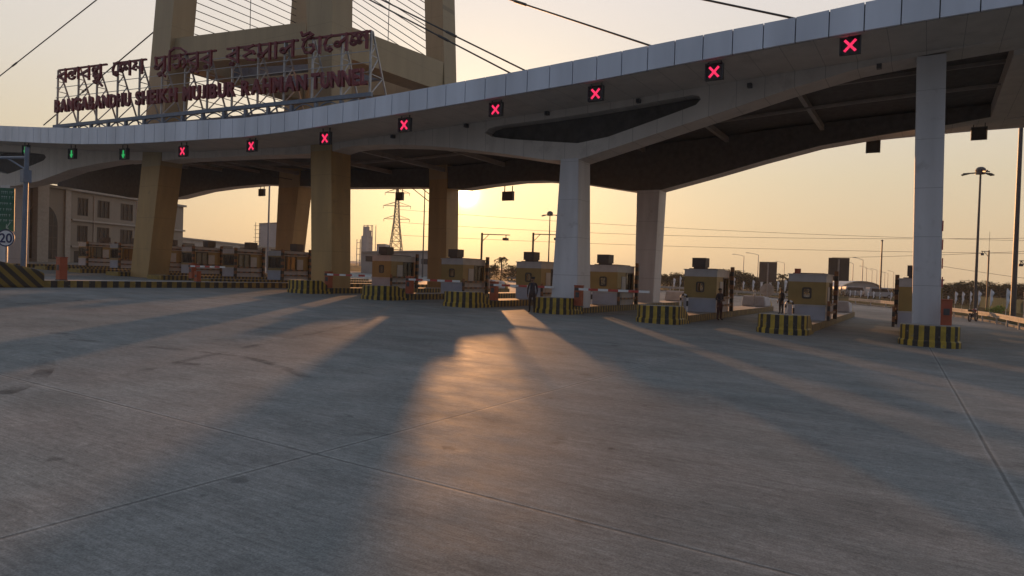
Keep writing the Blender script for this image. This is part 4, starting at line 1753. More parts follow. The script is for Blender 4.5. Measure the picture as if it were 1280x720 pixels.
# ------------------------------------------------------------------ lamps and poles
def mast_light(base, h, label, heads=3, r=.13, spike=0):
    t = thing('mast_light', base, label, 'light mast', 'tall light masts')
    b_ = MB()
    b_.tube([base, base + Vector((0, 0, h * .5)), base + Vector((0, 0, h))], r, DARKSTEEL, 10, r * .6)
    b_.build('pole', t)
    b_ = MB()
    b_.ball(base + Vector((0, 0, h + .2)), .42, .42, .34, DARKSTEEL, 12)
    b_.tube([base + Vector((0, 0, h - .1)), base + Vector((0, 0, h + .02))], .4, DARKSTEEL, 12)
    b_.build('crown', t, weld=False)
    for k in range(heads):
        a = k * 2 * math.pi / heads + .3
        d = sx * math.cos(a) + sy * math.sin(a)
        b_ = MB()
        q = base + Vector((0, 0, h + .02))
        b_.bar(q + d * .35, q + d * 1.3, .12, .1, DARKSTEEL)
        b_.bar(q + d * .85, q + d * 1.4 + Vector((0, 0, -.12)), .34, .1, DARKSTEEL)
        b_.build('floodlight', t, weld=False)
    return t


b0 = at_ground(1218, 395)
mast_light(b0, 12.4, 'three headed light mast right of the tall white column')
b0 = Vector((5.5, 64, gz(5.5)))
t = thing('mast_pole', b0, 'thick plain pole rising out of view at the right edge', 'pole')
b_ = MB()
b_.tube([b0, b0 + Vector((0, 0, 8)), b0 + Vector((0, 0, 17))], .19, DARKSTEEL, 12, .13)
b_.build('shaft', t)
b_ = MB()
b_.tube([b0, b0 + Vector((0, 0, .35))], .34, DARKSTEEL, 12)
b_.build('base_flange', t)
b0 = foot(685, 95)
mast_light(b0, 10.6 - b0.z, 'slim light mast left of the white bracket column', r=.11)
b0 = foot(528, 110)
mast_light(b0, 15.9 - b0.z, 'slim light mast left of the golden leg under the sun', r=.13)
b0 = foot(334, 90)
t = thing('light_pole', b0, 'slim plain light pole left of the far golden leg', 'pole')
b_ = MB()
b_.tube([b0, b0 + Vector((0, 0, 12.5))], .13, STEELBLUE, 10, .1)
b_.build('shaft', t)
b_ = MB()
b_.box(b0.x - .5, b0.x + .5, b0.y - .3, b0.y + .3, b0.z + 12.3, b0.z + 12.6, DARKSTEEL)
b_.build('lamp_head', t)
b0 = foot(1101, 125)
t = thing('plain_pole', b0, 'single plain pole taller than the street lamps around it', 'pole')
b_ = MB()
b_.tube([b0, b0 + Vector((0, 0, 10.4))], .16, DARKSTEEL, 8, .12)
b_.ball(b0 + Vector((0, 0, 10.45)), .22, .22, .16, DARKSTEEL, 8)
b_.build('shaft', t, weld=False)


def camera_pole(base, h, arm, label, d, spike):
    t = thing('camera_pole', base, label, 'camera pole', 'camera poles')
    b_ = MB()
    b_.tube([base, base + Vector((0, 0, h))], .09, DARKSTEEL, 8)
    if spike:
        b_.tube([base + Vector((0, 0, h)), base + Vector((0, 0, h + spike))], .02, DARKSTEEL, 6)
    b_.build('pole', t, weld=False)
    b_ = MB()
    top = base + Vector((0, 0, h - .12))
    b_.tube([top, top + d * arm], .045, DARKSTEEL, 6)
    b_.tube([top - Vector((0, 0, .65)), top + d * .6], .03, DARKSTEEL, 6)
    b_.build('arm', t, weld=False)
    b_ = MB()
    c_ = top + d * arm * .86 - Vector((0, 0, .2))
    b_.box(c_.x - .16, c_.x + .16, c_.y - .3, c_.y + .2, c_.z - .28, c_.z - .06, DARKSTEEL)
    b_.tube([c_ + Vector((0, 0, -.1)), c_ + Vector((0, 0, .2))], .04, DARKSTEEL, 6)
    b_.build('camera', t, weld=False)
    return t


b0 = foot(601, 60)
camera_pole(b0, 5.75 - b0.z, 2.4, 'camera pole with arm to the right, directly right of the sun', sx, 0)
b0 = foot(665, 60)
camera_pole(b0, 5.9 - b0.z, 2.4, 'camera pole whose arm runs behind the white bracket column', sx, 0)
b0 = at_ground(1233, 388)
camera_pole(b0, 7.0, .9, 'camera pole with a thin spike, between the right mast and the thick pole', -sx, 2.2)
b0 = foot(1284, 60)
camera_pole(b0, 5.1, .7, 'camera pole at the extreme right edge', -sx, 0)


def street_lamp():
    t = thing('street_lamp', (0, 0, 0), 'x', 'street lamp')
    b_ = LB()
    b_.tube([(0, 0, 0), (0, 0, 9.2)], .14, STEEL, 8, .09)
    b_.build('pole', t)
    b_ = LB()
    b_.tube([(0, 0, 9.1), (-.6, 0, 9.35), (-1.8, 0, 9.6), (-2.6, 0, 9.7)], .06, STEEL, 6)
    b_.build('arm', t)
    b_ = LB()
    b_.box(-3.4, -2.5, -.15, .15, 9.66, 9.8, STEEL)
    b_.build('lamp_head', t)
    return t


sl = street_lamp()
LAMPS = [(1066, 330, 'nearest'), (1078, 325, 'second nearest'), (1083, 335, 'third'), (1090, 338, 'fourth'), (1096, 338, 'fifth'), (1106, 341, 'sixth'), (1110, 342, 'seventh'),
         (1117, 340, 'last'), (929, 323, ''), (947, 321, ''), (980, 331, '')]
for i, (px, yt, w_) in enumerate(LAMPS):
    hy = 361.8 + .032 * (px - 1160)
    d_ = (9.5 - 2.1) * FOC / (hy - yt + 1e-6)
    o = sl if i == 0 else copy_tree(sl)
    o.location = foot(px, d_)
    o.rotation_euler.z = YAW + (.3 if i < 8 else -.6)
    o['group'] = 'street lamps on the approach road'
    o['label'] = ('street lamp in the row left of the tall white column, %s in the row' % w_) if w_ else \
        {929: 'street lamp above the dark trees left of the sign with the round plate', 947: 'street lamp touching the sign back with the round plate', 980: 'street lamp rising behind the palm by the booth'}[px]

# ------------------------------------------------------------------ guard rail and barrier
def rail_line(pts, label, name, post_step=3.2):
    base = pts[0]
    t = thing(name, (base[0], base[1], gz(base[0])), label, 'guard rail')
    b_ = MB()
    for (a, c) in zip(pts, pts[1:]):
        A_ = Vector((a[0], a[1], gz(a[0])))
        C_ = Vector((c[0], c[1], gz(c[0])))
        for dz in (.50, .66):
            b_.bar(A_ + Vector((0, 0, dz)), C_ + Vector((0, 0, dz)), .09, .13, RAILM)
        b_.bar(A_ + Vector((0, 0, .58)), C_ + Vector((0, 0, .58)), .03, .1, RAILM)
    b_.build('rail', t, weld=False)
    L_ = 0
    posts = []
    nxt = 0
    for (a, c) in zip(pts, pts[1:]):
        d_ = math.dist(a, c)
        while nxt <= L_ + d_:
            u = (nxt - L_) / d_
            posts.append((a[0] + (c[0] - a[0]) * u, a[1] + (c[1] - a[1]) * u))
            nxt += post_step
        L_ += d_
    for q in posts:
        b_ = MB()
        b_.box(q[0] - .05, q[0] + .05, q[1] + .06, q[1] + .16, gz(q[0]) - .05, gz(q[0]) + .72, STEEL)
        b_.build('post', t)
    return t


rail_line([(5.3, 28), (5.2, 40), (5.0, 47), (4.0, 57), (2.5, 64), (-1.0, 75), (-4.2, 82.2), (-7.7, 87.8)], 'steel guard rail curving along the right side of the road', 'guard_rail')
rail_line([(-9.4, 90), (-14, 92), (-22, 93.8), (-40, 96.5), (-60, 98.5)], 'steel guard rail crossing the far end of the road behind the booths', 'guard_rail')

# kerb under the rail
KERB = mat('road kerb', (.26, .25, .23), .95, .2, 2, spec=.1)
b_ = MB()
kp = [(5.55, 28), (5.5, 40), (5.35, 47), (4.4, 57), (2.9, 64.2), (-.6, 75.2), (-3.8, 82.6), (-7.5, 88.2), (-14, 92.3), (-22, 94.2), (-40, 96.9), (-60, 98.9)]
for a, c in zip(kp, kp[1:]):
    b_.bar((a[0], a[1], gz(a[0]) + .06), (c[0], c[1], gz(c[0]) + .06), .2, .16, KERB)
tag(b_.build('kerb'), kind='structure')

# ------------------------------------------------------------------ flags
def make_flag():
    t = thing('feather_flag', (0, 0, 0), 'x', 'flag')
    b_ = LB()
    b_.tube([(0, 0, 0), (0, 0, 2.0), (.04, 0, 2.35), (.14, 0, 2.5)], .025, WHITE, 6)
    b_.build('pole', t)
    b_ = LB()
    rows = [(.7, .06, 0), (1.0, .20, .05), (1.4, .27, -.06), (1.8, .30, .07), (2.12, .40, -.05), (2.34, .34, .03), (2.5, .10, 0)]
    for (z0, w0, y0), (z1, w1, y1) in zip(rows, rows[1:]):
        for s_ in (-.006, .006):
            b_.face([(.03, s_, z0), (.03 + w0, y0 + s_, z0 - .06), (.03 + w1, y1 + s_, z1 - .06), (.03, s_, z1)], WHITECLOTH)
    b_.build('cloth', t)
    return t


ORD = ['first', 'second', 'third', 'fourth', 'fifth', 'sixth', 'seventh', 'eighth', 'ninth']
fl = make_flag()
FL = [(1193, 386, 1.0), (1202, 386, 1.0), (1212, 387, 1.05), (1222, 388, 1.1), (1237, 390, 1.2), (1257, 395, 1.25), (1279, 399, 1.35), (1184, 383, .7),
      (1113, 378, .75), (1099, 377, .7), (1091, 376, .7), (1084, 376, .7), (1075, 375, .75), (1068, 374, .7), (1062, 374, .7)]
fn = 0
for i, (px, py, k) in enumerate(FL):
    o = fl if fn == 0 else copy_tree(fl)
    fn += 1
    p = at_ground(px, py)
    o.location = (p.x, p.y, gz(p.x))
    o.scale = (k * .82,) * 3
    o.rotation_euler.z = YAW + random.uniform(-.5, .5)
    o['group'] = 'white feather flags on the verge'
    o['label'] = ('white feather flag right of the tall column, %s counted from the column' % ORD[i]) if i < 8 else \
        'small white feather flag left of the tall column, %s counted from the column' % ORD[i - 8]
    if i == 7:
        o['label'] = 'drooping small white flag tucked against the tall white column'
for j, (px, d_) in enumerate([(842, 100), (850, 104), (917, 108), (929, 112), (941, 106), (951, 112), (962, 108), (972, 113), (981, 109)]):
    o = copy_tree(fl)
    o.location = foot(px, d_)
    k = .78 + .25 * (j % 3) * .5
    o.scale = (k,) * 3
    o.rotation_euler.z = YAW + random.uniform(-.6, .6)
    o['label'] = 'white feather flag before the dark trees behind the booths, %s from the left' % ORD[j]

# green sheet fence
t = thing('sheet_fence', at_ground(1228, 388), 'green sheet metal fence behind the flags at the right', 'fence')
pa, pc = foot(1226, 97), foot(1292, 70)
b_ = MB()
n_ = 26
for k in range(n_):
    a, c = pa.lerp(pc, k / n_), pa.lerp(pc, (k + .96) / n_)
    b_.bar(a + Vector((0, 0, .75)), c + Vector((0, 0, .75)), .05, 1.5, FENCEGREEN)
b_.build('sheet', t, weld=False)
b_ = MB()
for k in range(0, n_ + 1, 3):
    a = pa.lerp(pc, k / n_)
    b_.bar(a + Vector((.1, .1, 0)), a + Vector((.1, .1, 1.7)), .08, .08, DARKSTEEL)
b_.build('posts_of_fence', t, weld=False).name = 'fence_frame'

# ------------------------------------------------------------------ vegetation
def leaf_cloud(b_, c, rx, ry, rz, n, size, m, rnd):
    for _ in range(n):
        while True:
            q = Vector((rnd.uniform(-1, 1), rnd.uniform(-1, 1), rnd.uniform(-1, 1)))
            if .25 < q.length < 1:
                break
        p = Vector(c) + Vector((q.x * rx, q.y * ry, q.z * rz))
        a = Vector((rnd.gauss(0, 1), rnd.gauss(0, 1), rnd.gauss(0, 1))).normalized()
        e = a.orthogonal().normalized() * size * rnd.uniform(.6, 1.3)
        f_ = a.cross(e).normalized() * size * rnd.uniform(.4, .9)
        b_.face([p - e, p + f_ * .6, p + e, p - f_ * .6], m)


def make_tree(seed, h, spread, squat):
    rnd = random.Random(seed)
    t = thing('tree', (0, 0, 0), 'x', 'tree')
    b_ = LB()
    b_.tube([(0, 0, 0), (.1, 0, h * .3), (0, .1, h * .55), (.05, 0, h * .8)], .2, TRUNK, 7, .05)
    tips = []
    for k in range(6):
        a = k * 1.05 + rnd.uniform(-.3, .3)
        z_ = h * rnd.uniform(.28, .5)
        tip = Vector((math.cos(a) * spread * .6, math.sin(a) * spread * .6, h * rnd.uniform(.5, .8)))
        b_.tube([(0, 0, z_), tip * .5 + Vector((0, 0, z_ * .4)), tip], .09, TRUNK, 5, .03)
        tips.append(tip)
    b_.build('trunk', t, weld=False)
    b_ = LB()
    for k in range(20):
        a = rnd.uniform(0, 6.28)
        rr = spread * math.sqrt(rnd.random()) * .85
        zc = h * rnd.uniform(.2 if squat else .5, .88)
        k_ = rnd.uniform(.22, .4) * spread * (1.2 - .5 * (zc / h))
        leaf_cloud(b_, (math.cos(a) * rr, math.sin(a) * rr, zc), k_ * 1.2, k_ * 1.2, k_, 110, .17, LEAF, rnd)
    for tip in tips:
        leaf_cloud(b_, tip, spread * .34, spread * .34, spread * .3, 110, .17, LEAF, rnd)
    b_.build('crown', t, weld=False)
    return t


protos = [make_tree(1, 6.0, 2.6, True), make_tree(2, 6.0, 2.1, True), make_tree(3, 6.0, 3.2, True)]
used = [False] * 3
# column, depth, top row in the photo, kind
TR = [(838, 118, 339, 2), (852, 120, 341, 0), (908, 130, 344, 2), (918, 124, 335, 0), (926, 126, 337, 1), (940, 132, 343, 1), (948, 128, 347, 0), (966, 135, 346, 2), (992, 136, 347, 1),
      (984, 134, 350, 0), (1128, 150, 358, 1), (1118, 160, 360, 0), (1184, 112, 352, 2), (1192, 116, 351, 0), (1203, 110, 353, 2), (1214, 112, 355, 1), (1226, 108, 349, 0),
      (1240, 114, 351, 2), (1252, 110, 354, 1), (1264, 108, 356, 0), (1276, 106, 354, 2), (1290, 104, 352, 0), (612, 125, 328, 1), (640, 130, 330, 0), (655, 128, 333, 2),
      (590, 132, 332, 2), (870, 126, 343, 1), (890, 128, 345, 2), (770, 130, 345, 0), (835, 124, 342, 1), (1005, 138, 350, 0), (1020, 140, 352, 2)]
desc = ['dark round tree', 'dark narrow tree', 'dark broad tree']
TL = ['left of the second booth from the tall column', 'touching the left of the second booth from the tall column', 'just right of the second booth from the tall column', 'tallest of the group between the two booths',
      'beside the tallest tree between the two booths', 'left of the sign back with the round plate', 'behind the sign back with the round plate', 'right of the sign back with the round plate',
      'left of the booth between the sign backs', 'in front of the palm by the booth', 'immediately left of the tall column base', 'in the far line left of the tall column',
      'first right of the tall white column', 'second right of the tall white column', 'third right of the tall white column', 'behind the three headed mast', 'behind the camera pole with the spike',
      'right of the camera pole with the spike', 'left of the thick plain pole', 'behind the thick plain pole', 'right of the thick plain pole', 'at the extreme right edge of the tree line',
      'left of the thin palm near the sun', 'right of the thin palm near the sun', 'behind the camera pole by the white bracket column', 'behind the booth under the sun', 'hidden behind the second booth, left part',
      'hidden behind the second booth, right part', 'behind the booth by the white bracket column', 'peeping out right of the pale rear column', 'behind the booth between the sign backs, left part', 'behind the booth between the sign backs, right part']
for (px, d_, yt, k), where in zip(TR, TL):
    o = protos[k] if not used[k] else copy_tree(protos[k])
    used[k] = True
    b0 = foot(px, d_)
    top = at_depth(px, yt, d_)
    s_ = max(.3, (top.z - b0.z) / 5.6)
    o.location = b0
    o.scale = (min(1.9, s_ * 1.7), min(1.9, s_ * 1.7), s_)
    o.rotation_euler.z = random.uniform(0, 6.28)
    o['label'] = desc[k] + ' ' + where
    o['group'] = 'trees behind the toll plaza'


def make_palm(base, h, label):
    rnd = random.Random(int(h * 10))
    t = thing('palm_tree', base, label, 'palm tree')
    b_ = MB()
    b_.tube([base, base + Vector((.15, 0, h * .5)), base + Vector((0, 0, h))], .17, TRUNK, 7, .11)
    b_.build('trunk', t)
    b_ = MB()
    c_ = base + Vector((0, 0, h))
    for k in range(15):
        a = k * 2.4
        L_ = rnd.uniform(1.3, 1.9)
        el = rnd.uniform(-.3, 1.1)
        pts = [c_ + Vector((math.cos(a) * math.cos(el) * L_ * u, math.sin(a) * math.cos(el) * L_ * u, math.sin(el) * L_ * u - .7 * L_ * u * u)) for u in (0, .25, .5, .75, 1)]
        for u0, u1 in zip(pts, pts[1:]):
            for _ in range(7):
                p = u0.lerp(u1, rnd.random())
                e = Vector((rnd.gauss(0, 1), rnd.gauss(0, 1), rnd.uniform(-1.4, -.2))).normalized() * .42
                w_ = (u1 - u0).normalized() * .06
                b_.face([p - w_, p + w_, p + e + w_ * .2, p + e - w_ * .2], LEAF)
    b_.build('crown', t, weld=False)
    return t


b0 = foot(978, 122)
make_palm(b0, at_depth(978, 345, 122).z - b0.z, 'shaggy palm tree left of the booth between the sign backs')
b0 = foot(626, 112)
make_palm(b0, at_depth(626, 324, 112).z - b0.z, 'thin palm tree between the camera poles right of the sun')

b0 = at_ground(1244, 396)
t = thing('bush', b0, 'bright green bush behind the guard rail at the right', 'bush')
b_ = MB()
rnd = random.Random(5)
for k in range(9):
    leaf_cloud(b_, b0 + sx * rnd.uniform(-.55, .55) + Vector((0, rnd.uniform(-.4, .4), rnd.uniform(.3, .8))), .35, .35, .3, 50, .09, LEAFB, rnd)
b_.build('foliage', t, weld=False)
b_ = MB()
for k in range(5):
    b_.tube([b0 + sx * (.1 * k - .2), b0 + sx * (.22 * k - .45) + Vector((0, 0, .7))], .02, TRUNK, 5)
b_.build('stem', t, weld=False)

def hedge(name, px0, px1, d0, d1, h, label, step=1.1, seed=1):
    rnd = random.Random(seed)
    a, c = foot(px0, d0), foot(px1, d1)
    t = thing(name, a, label, 'hedge')
    b_ = MB()
    n_ = int((c - a).length / step)
    for k in range(n_):
        q = a.lerp(c, (k + .5) / n_)
        hh = h * rnd.uniform(.65, 1.15)
        leaf_cloud(b_, q + Vector((0, 0, hh * .5)), .9, .9, hh * .55, 46, .17, LEAF, rnd)
    b_.build('foliage', t, weld=False)
    b_ = MB()
    for k in range(n_):
        q = a.lerp(c, (k + .5) / n_)
        b_.tube([q, q + Vector((.1, 0, h * .5))], .04, TRUNK, 5)
    b_.build('stem', t, weld=False)


hedge('hedge', 738, 1062, 106, 128, 2.0, 'long dark hedge behind the flags in the middle distance', seed=2)
hedge('hedge', 1182, 1296, 104, 92, 2.2, 'dark hedge behind the flags right of the tall white column', seed=3)
hedge('hedge', 560, 690, 112, 116, 1.8, 'dark hedge behind the booths near the setting sun', seed=4)

# dome roofed shed and parked vans in the distance behind the left side of the tall column
b0 = foot(1078, 150)
t = thing('arched_shed', b0, 'low arched roof shed far beyond the guard rail left of the tall column', 'shed')
b_ = MB()
arc = [(math.cos(R(a)) * 4.6, 1.2 + math.sin(R(a)) * 1.9) for a in range(0, 181, 15)]
for (a, c) in zip(arc, arc[1:]):
    p0, p1 = b0 + sx * a[0] + Vector((0, 0, a[1])), b0 + sx * c[0] + Vector((0, 0, c[1]))
    back = -Vector((sy.x, sy.y, 0)) if sy.dot(b0) < 0 else Vector((sy.x, sy.y, 0))
    back = back * 8
    n_ = Vector((0, 0, .12))
    b_.hexa([p0, p1, p1 + back, p0 + back, p0 + n_, p1 + n_, p1 + back + n_, p0 + back + n_], STEEL)
b_.build('roof', t, weld=False)
b_ = MB()
wl = [(-4.4, 0), (4.4, 0), (4.4, 1.25)] + [(q[0] * .96, q[1] - .05) for q in arc[1:-1]] + [(-4.4, 1.25)]
bk = sy if sy.dot(b0) > 0 else -sy
for tri in tessellate_polygon([[Vector((q[0], q[1], 0)) for q in wl]]):
    b_.face([b0 + sx * wl[i][0] + bk * .3 + Vector((0, 0, wl[i][1])) for i in tri], SHED)
b_.build('front_wall', t)


def make_van(base, label, m):
    t = thing('parked_van', base, label, 'van', 'vans parked far beyond the guard rail', rz=YAW)
    b_ = LB()
    b_.slab([(-2.2, .35), (2.1, .35), (2.15, .95), (1.5, 1.15), (1.05, 1.95), (-2.1, 1.98), (-2.25, 1.2)], -.85, .85, m)
    bevel(b_.build('body', t), .08)
    b_ = LB()
    b_.slab([(-1.9, 1.2), (1.2, 1.2), (.92, 1.8), (-1.85, 1.8)], -.86, -.852, PANE)
    b_.build('window', t)
    for x_ in (-1.4, 1.4):
        for y_ in (-.75, .75):
            b_ = LB()
            b_.disc((x_, y_, .36), (0, 1, 0), .36, .2, RUBBER, 16)
            w_ = b_.build('wheel', t)
            b_ = LB()
            b_.disc((x_, y_ + (.104 if y_ > 0 else -.104), .36), (0, 1, 0), .2, .02, STEEL, 12)
            b_.build('rim', w_)
    return t


make_van(foot(1100, 128), 'pale van under the plain pole, parked beyond the guard rail', FARGREY)
make_van(foot(1070, 132), 'grey van parked left of the plain pole beyond the guard rail', STEEL)

# ------------------------------------------------------------------ motorcycle by the rail
mc = at_ground(1216, 402)
t = thing('motorcycle', mc, 'dark motorcycle standing beside the guard rail below the light mast', 'motorcycle', rz=R(70))
for x_ in (-.62, .62):
    b_ = LB()
    for i in range(20):
        a0, a1 = 2 * math.pi * i / 20, 2 * math.pi * (i + 1) / 20
        b_.tube([(x_ + .27 * math.cos(a0), 0, .31 + .27 * math.sin(a0)), (x_ + .27 * math.cos(a1), 0, .31 + .27 * math.sin(a1))], .045, RUBBER, 6)
    w_ = b_.build('wheel', t, weld=False)
    b_ = LB()
    for k in range(5):
        a0 = k * 2 * math.pi / 5
        b_.bar((x_, 0, .31), (x_ + .24 * math.cos(a0), 0, .31 + .24 * math.sin(a0)), .03, .03, STEEL)
    b_.build('rim', w_, weld=False)
b_ = LB()
b_.tube([(.62, .1, .31), (.42, .1, .95)], .03, DARKSTEEL, 6)
b_.tube([(.62, -.1, .31), (.42, -.1, .95)], .03, DARKSTEEL, 6)
b_.tube([(-.62, .1, .31), (-.1, .1, .45), (.4, .05, .75)], .03, DARKSTEEL, 6)
b_.tube([(-.62, -.1, .31), (-.1, -.1, .45), (.4, -.05, .75)], .03, DARKSTEEL, 6)
b_.box(-.2, .22, -.14, .14, .3, .58, DARKSTEEL)
b_.build('frame', t, weld=False)
b_ = LB()
b_.ball((.15, 0, .76), .26, .14, .14, REDCLOTH, 12)
b_.build('fuel_tank', t, smooth=True)
b_ = LB()
b_.slab([(-.65, .72), (-.05, .68), (-.02, .76), (-.3, .8), (-.68, .84)], -.12, .12, BLACK)
b_.build('seat', t)
b_ = LB()
b_.tube([(.36, -.34, 1.0), (.42, 0, .95), (.36, .34, 1.0)], .02, DARKSTEEL, 6)
b_.build('handlebar', t)
b_ = LB()
b_.ball((.52, 0, .84), .1, .09, .09, WHITE, 10)
b_.build('headlight', t, smooth=True)

# ------------------------------------------------------------------ people
def person(loc, rz, label, h=1.70, shirt=UNIFORM, pants=TROUSER, cap=False, pose='stand'):
    k = h / 1.70
    root = thing('person', loc, label, 'person', rz=rz)
    Vt, Ed, Rd = [], [], []

    def v(p, r, par=None):
        Vt.append(Vector(p) * k)
        Rd.append(r * k)
        if par is not None:
            Ed.append((par, len(Vt) - 1))
        return len(Vt) - 1
    pel = v((0, 0, .92), .135)
    waist = v((0, 0, 1.06), .125, pel)
    chest = v((0, -.01, 1.26), .15, waist)
    sho = v((0, 0, 1.40), .115, chest)
    neck = v((0, -.01, 1.48), .055, sho)
    jaw = v((0, -.02, 1.54), .062, neck)
    head = v((0, -.01, 1.61), .088, jaw)
    crown = v((0, 0, 1.665), .06, head)
    nose = v((0, -.115, 1.585), .014, head)
    for s in (-1, 1):
        v((s * .092, 0, 1.60), .016, head)                      # ears
        hip = v((s * .10, 0, .86), .105, pel)
        knee = v((s * .11, -.015 + (.02 if s > 0 else 0), .48), .066, hip)
        ank = v((s * .12, .015, .09), .045, knee)
        v((s * .14, -.13, .045), .040, ank)
        s1 = v((s * .17, 0, 1.39), .066, sho)
        if pose == 'stand':
            el = v((s * .235, .02, 1.11), .045, s1)
            wr = v((s * .22, -.07, .88), .032, el)
            hd_dir = Vector((-.01 * s, -.045, -.075))
        else:
            el = v((s * .25, .04, 1.12), .045, s1)
            wr = v((s * .10, -.19, 1.08 + .03 * s), .032, el)
            hd_dir = Vector((-.07 * s, -.05, .01))
        pm_ = v(Vt[wr] / k + hd_dir, .034, wr)
        base = Vt[pm_] / k
        d_ = hd_dir.normalized()
        side = d_.cross(Vector((1, 0, 0))).normalized() if pose == 'stand' else Vector((0, 0, 1))
        for j, L_ in enumerate((.075, .085, .08, .06)):
            o_ = side * (.027 - j * .018)
            f1 = v(base + o_ + d_ * .045, .0095, pm_)
            v(base + o_ + d_ * (.045 + L_ * .8) + Vector((-.02 * s, 0, 0)), .008, f1)
        th = v(Vt[wr] / k + hd_dir * .6 + side * .05, .011, pm_)
        v(Vt[wr] / k + hd_dir * 1.1 + side * .065, .009, th)
    me = bpy.data.meshes.new('body')
    me.from_pydata(Vt, Ed, [])
    o = bpy.data.objects.new('body', me)
    COL.objects.link(o)
    sk = o.modifiers.new('skin', 'SKIN')
    sk.use_smooth_shade = True
    for i, sv in enumerate(me.skin_vertices[0].data):
        sv.radius = (Rd[i], Rd[i] * (.72 if i in (waist, chest, sho, pel) else 1))
        sv.use_root = (i == pel)
    sb = o.modifiers.new('sub', 'SUBSURF')
    sb.levels = sb.render_levels = 1
    dg = bpy.context.evaluated_depsgraph_get()
    m2 = bpy.data.meshes.new_from_object(o.evaluated_get(dg))
    bpy.data.objects.remove(o)
    m2.materials.clear()
    for m in (SKIN, shirt, pants, RUBBER):
        m2.materials.append(m)
    for p in m2.polygons:
        c = p.center / k
        i = 0
        if c.z < .085:
            i = 3
        elif c.z < .95 and abs(c.x) < .2 and not (abs(c.x) > .165 and c.z > .7):
            i = 2
        elif c.z < 1.455 and not (c.z < .9 and abs(c.x) > .165):
            i = 1
            if pose != 'stand' and c.y < -.17:
                i = 0
        p.material_index = i
        p.use_smooth = True
    m2.name = 'body'
    o = bpy.data.objects.new('body', m2)
    COL.objects.link(o)
    o.parent = root
    b_ = LB()
    b_.ball((0, .012 * k, 1.655 * k), .098 * k, .105 * k, .075 * k, HAIR, 12)
    b_.build('hair', root, smooth=True)
    b_ = LB()
    for s in (-1, 1):
        b_.ball((s * .034 * k, -.088 * k, 1.615 * k), .011 * k, .008 * k, .008 * k, BLACK, 8)
    b_.box(-.025 * k, .025 * k, -.088 * k, -.08 * k, 1.548 * k, 1.556 * k, REDCLOTH)
    b_.build('face_features', root, weld=False)
    if cap:
        b_ = LB()
        b_.tube([(0, 0, 1.67 * k), (0, 0, 1.73 * k)], .10 * k, UNIFORM, 14, .112 * k)
        b_.slab([(-.08 * k, -.07 * k), (.08 * k, -.07 * k), (.06 * k, -.17 * k), (-.06 * k, -.17 * k)], 1.665 * k, 1.68 * k, BLACK, axis='z')
        b_.build('cap', root, weld=False)
    return root


person((-16.5, 29.55, gz(-16.5)), R(18), 'guard in dark uniform standing in front of the striped nose by the white bracket column', 1.72, cap=True)
person((-9.0, 35.55, gz(-9.0)), R(60), 'person in dark shirt and maroon trousers by the striped post of the second booth', 1.62, pants=MAROONCLOTH, pose='fold')
person((-8.17, 47.9, gz(-8.17)), R(-40), 'person in dark clothes standing on the lane behind the booth with the orange lamp', 1.68)

# ------------------------------------------------------------------ haze
HAZE_DENSITY = .0005
hb = MB()
hz = bpy.data.materials.new('evening haze')
hz.use_nodes = True
hn = hz.node_tree
hn.nodes.remove(hn.nodes['Principled BSDF'])
pv = N(hn, 'ShaderNodeVolumePrincipled')
pv.inputs['Color'].default_value = (.93, .90, .86, 1)
pv.inputs['Density'].default_value = HAZE_DENSITY
pv.inputs['Anisotropy'].default_value = .1
hn.links.new(pv.outputs[0], hn.nodes['Material Output'].inputs['Volume'])
hb.box(-330, 140, -60, 330, -5, 45, hz)
tag(hb.build('haze'), kind='stuff')

# ------------------------------------------------------------------ light
sd = ray(583, 243).normalized()
SUN_EL = math.asin(sd.z)
SUN_AZ = math.atan2(sd.x, sd.y)           # clockwise from +Y
lamp = bpy.data.lights.new('sun', 'SUN')
lamp.energy = 2.9
lamp.angle = R(.8)
lamp.color = (1.0, .47, .18)
lo = bpy.data.objects.new('sun', lamp)
lo.rotation_euler = sd.to_track_quat('Z', 'Y').to_euler()
lo.location = (-20, 30, 60)
COL.objects.link(lo)

w = bpy.data.worlds.new('World')
S.world = w
w.use_nodes = True
nt = w.node_tree
bg = nt.nodes['Background']
sky = N(nt, 'ShaderNodeTexSky')
sky.sky_type = 'NISHITA'
sky.sun_disc = False
sky.sun_elevation = SUN_EL
sky.sun_rotation = SUN_AZ
sky.altitude = 0
sky.air_density = 1.0
sky.dust_density = 4.0
sky.ozone_density = 1.0
tc = N(nt, 'ShaderNodeTexCoord')
nrm = N(nt, 'ShaderNodeVectorMath', operation='NORMALIZE')
nt.links.new(tc.outputs['Generated'], nrm.inputs[0])
dt = N(nt, 'ShaderNodeVectorMath', operation='DOT_PRODUCT')
nt.links.new(nrm.outputs[0], dt.inputs[0])
dt.inputs[1].default_value = sd
ac = N(nt, 'ShaderNodeMath', operation='ARCCOSINE')
nt.links.new(dt.outputs['Value'], ac.inputs[0])


SKY_FRONT = [(0, (.76, .56, .35)), (.06, (.77, .60, .39)), (.14, (.77, .67, .48)), (.25, (.80, .745, .66)), (.40, (.83, .785, .785)), (.7, (.42, .44, .52)), (1, (.26, .31, .45))]
SKY_BACK = [(0, (.18, .185, .205)), (.15, (.19, .215, .265)), (.4, (.20, .25, .35)), (1, (.25, .32, .43))]


